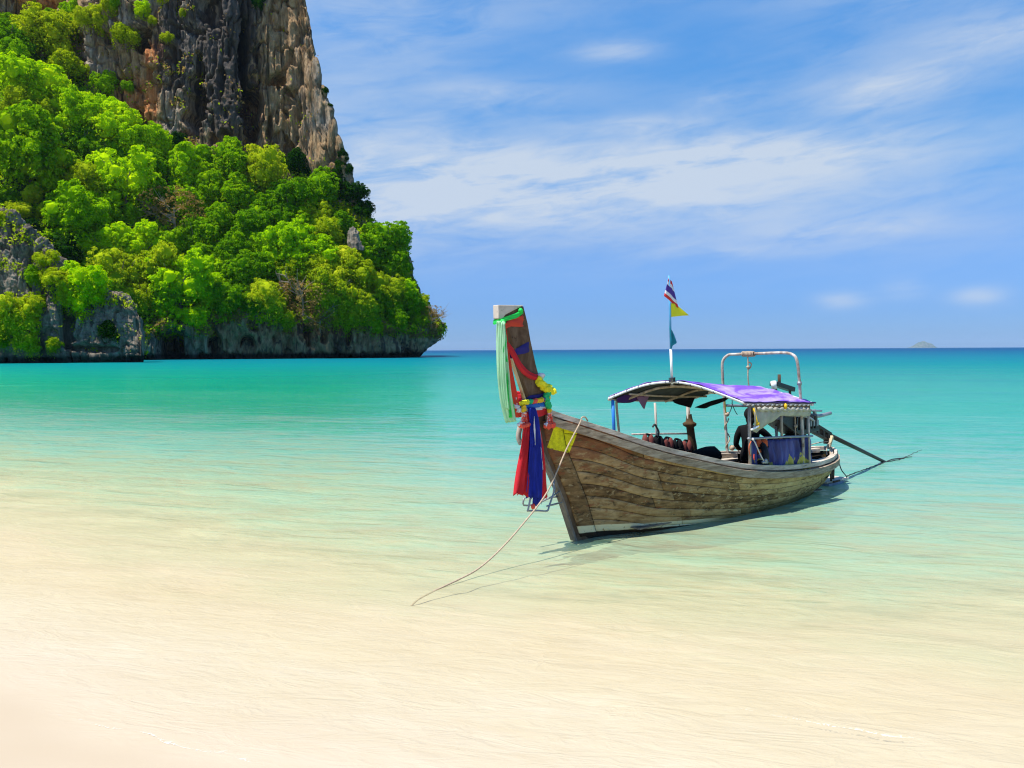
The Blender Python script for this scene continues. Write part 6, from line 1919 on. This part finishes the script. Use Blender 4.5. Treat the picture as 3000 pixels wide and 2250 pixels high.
# tails hang straight down from the front of the prow
ribbon("red_tail", M['red'], [(-0.985, -0.125, 1.88), (-1.00, -0.135, 1.60), (-1.055, -0.14, 1.20), (-1.105, -0.14, 0.80)], [0.05, 0.12, 0.19, 0.24], "", fold=0.034, nf_=2.6, parent=bw, ragged=-0.030)
ribbon("blue_tail", M['blue'], [(-0.93, -0.150, 1.94), (-0.905, -0.165, 1.65), (-0.905, -0.17, 1.30), (-0.905, -0.17, 0.74)], [0.10, 0.15, 0.21, 0.25], "", fold=0.040, nf_=3.2, parent=bw, ragged=-0.020)
ribbon("blue_tail", M['blue'], [(-0.87, -0.142, 1.90), (-0.85, -0.155, 1.5), (-0.82, -0.155, 1.1), (-0.845, -0.155, 0.645)], [0.08, 0.12, 0.17, 0.17], "", fold=0.022, nf_=2.4, seed=2, parent=bw, ragged=0.02)
ribbon("white_tail", M['whitecloth'], [(-0.845, -0.135, 1.82), (-0.80, -0.165, 1.60), (-0.765, -0.165, 1.30), (-0.75, -0.165, 1.10)], [0.02, 0.022, 0.018, 0.008], "", fold=0.002, parent=bw)
ribbon("red_tail", M['red'], [(-0.83, -0.130, 1.80), (-0.78, -0.142, 1.45), (-0.73, -0.142, 1.10), (-0.715, -0.142, 0.70)], [0.04, 0.09, 0.13, 0.16], "", fold=0.016, nf_=2.0, seed=4, parent=bw, ragged=0.02)
ribbon("white_streak", M['whitecloth'], [(-0.925, -0.20, 1.83), (-0.925, -0.205, 1.65), (-0.915, -0.205, 1.45)], [0.010, 0.018, 0.006], "", fold=0.001, parent=bw)
MB().ball((-0.905, -0.15, 0.63), 0.034, 2, (1, 0.8, 1.2), 0.5, 7).build("red_knot", M['coral'], bw)

# --- mooring rope from the bow, down into the shallow water and away under it
def w2b(p):
    return tuple(BOAT_M.inverted() @ Vector(p))
RP = [(1.06, 11.16, 1.70), (1.01, 11.0, 1.765), (0.955, 10.905, 1.765), (0.93, 10.875, 1.70), (0.729, 10.653, 1.368), (0.457, 10.35, 0.847), (0.111, 9.964, 0.484), (-0.178, 9.642, 0.241), (-0.418, 9.374, 0.098), (-0.626, 9.142, 0.043), (-0.789, 8.96, 0.014), (-0.929, 8.804, -0.012), (-1.05, 8.69, -0.05), (-1.12, 8.62, -0.10)]
mb = MB().tube([w2b(p) for p in smooth_path(RP, 6)], 0.0105, 8)
mb.build("mooring_rope", M['rope'], None, base=w2b((0.95, 10.9, 1.75)), label="pale mooring rope slanting from the bow down into the shallow water", category="rope")
AN = [(7.05, -0.16, 0.70), (7.17, -0.12, 0.55), (7.253, -0.1, 0.431), (7.366, -0.1, 0.262), (7.56, -0.1, 0.12), (7.9, 0.1, 0.03), (8.38, 0.28, 0.012), (9.36, 0.43, 0.014), (10.2, 0.56, 0.012), (10.84, 0.64, 0.016), (11.71, 0.66, 0.012), (12.09, 0.73, 0.014), (13.0, 0.93, 0.010), (13.95, 1.12, 0.0)]
rg_ = random.Random(5)
pth = [np.array(p) for p in smooth_path(AN, 8)]
pth = [p + np.array([0, rg_.uniform(-1, 1) * (0.02 if p[2] < 0.05 else 0), 0]) for p in pth]
MB().tube(pth, [0.011 if p[2] > 0.05 else 0.009 for p in pth], 6).build("anchor_line", M['ropedark'], None, base=(7.05, -0.16, 0.70), label="dark anchor line running from the stern along the water's surface", category="rope")
mb = MB().curve([(11.05, 0.70, 0.014), (11.5, 0.76, 0.018), (11.9, 0.71, 0.014), (12.3, 0.66, 0.010)], 0.011, 6)
mb.build("floating_branch", M['ropedark'], None, base=(11.05, 0.70, 0.0), label="short dark piece of rope floating where the propeller shaft enters the sea", category="rope")

# --- foam at the water's edge
m_foam, N, out = new_mat("lacy_sea_foam")
pos = N.new('ShaderNodeNewGeometry').outputs['Position']
edge = N.attr("edge")
lace = N.voro(N.v('ADD', pos, N.v('SCALE', N.noise(pos, 14.0, 3, 0.6, 0, 'Color'), 0.06)), 26.0, 'DISTANCE_TO_EDGE')
al_ = N.m('MULTIPLY', N.step(lace, 0.16, 0.02), N.step(N.m('ADD', N.m('MULTIPLY', edge, 0.75), N.m('MULTIPLY', N.m('SUBTRACT', N.noise(pos, 6.0, 5, 0.65), 0.5), 1.3)), 0.38, 0.85))
b1 = N.new('ShaderNodeBsdfDiffuse')
N.put(b1.inputs[0], (0.80, 0.80, 0.78))
b2 = N.new('ShaderNodeBsdfTransparent')
mx = N.new('ShaderNodeMixShader')
N.put(mx.inputs[0], N.m('MULTIPLY', al_, 0.55))
N.l.new(b2.outputs[0], mx.inputs[1])
N.l.new(b1.outputs[0], mx.inputs[2])
N.l.new(mx.outputs[0], out.inputs[0])
FOAM_A = [(-3.92, 6.03), (-3.41, 5.82), (-3.16, 5.72), (-2.90, 5.60), (-2.60, 5.50), (-2.28, 5.31), (-1.96, 5.21), (-1.75, 5.12), (-1.55, 5.08)]
FOAM_B = [(1.45, 5.98), (1.70, 5.86), (2.00, 5.72), (2.08, 5.67), (2.20, 5.58), (2.33, 5.52), (2.55, 5.45), (2.76, 5.41), (2.82, 5.33), (2.90, 5.20)]


def foam(name, path, width, seed, label):
    """A lacy skin of bubbles lying along the edge of a spent wave."""
    pth = np.array(smooth_path([(q_[0], q_[1], 0) for q_ in path], 14))
    tg = np.gradient(pth, axis=0)
    tg /= np.linalg.norm(tg, axis=1, keepdims=True)
    nr = np.stack([-tg[:, 1], tg[:, 0], tg[:, 0] * 0], 1)
    nr *= np.sign(nr[:, 1:2])
    wob = 0.05 * fbm(pth * 3 + seed, 3, seed)
    us = np.linspace(0, 1, 13)
    P, E = [], []
    for i in range(len(pth)):
        w = width * (0.5 + 0.9 * abs(float(fbm(pth[i:i + 1] * 2.2 + seed, 2, seed + 3)[0])) * 2)
        end = math.sin(math.pi * i / (len(pth) - 1)) ** 0.4
        for u in us:
            q = pth[i] + nr[i] * (wob[i] + w * u)
            z = max(0.007, float(-sea_depth(shore_s(q[0], q[1]))) + 0.006)
            P.append((q[0], q[1], z))
            E.append((1 - u) ** 0.8 * min(1, u * 14 + 0.2) * end)
    me = mesh_np(name, np.array(P), grid_faces(len(pth), len(us)), m_foam, attrs={"edge": E})
    return link(name, me, kind='stuff', label=label, category="foam")


foam("foam_line", FOAM_A, 0.06, 3, "thin broken line of white foam at the sand's edge, left")
foam("foam_line", FOAM_B, 0.08, 4, "small line of white foam on the wavelet by the right bottom corner")

# ------------------------------------------------------------------ sea haze: thin, even, only the far islet fades in it
m_haze, N, out = new_mat("sea_haze")
vol = N.new('ShaderNodeVolumePrincipled')
N.put(vol.inputs['Color'], (0.55, 0.76, 1.0))
vol.inputs['Density'].default_value = 2.2e-5
N.l.new(vol.outputs[0], out.inputs['Volume'])
hx, hy0, hy1, hz0, hz1 = 26000, -2000, 26000, -25, 240
hv = [(x, y, z) for x in (-hx, hx) for y in (hy0, hy1) for z in (hz0, hz1)]
me = mesh_np("haze", np.array(hv), np.array([(0, 1, 3, 2), (4, 6, 7, 5), (0, 4, 5, 1), (2, 3, 7, 6), (0, 2, 6, 4), (1, 5, 7, 3)]), m_haze, smooth=False)
link("haze", me, kind='stuff')
SC.cycles.volume_bounces = 0
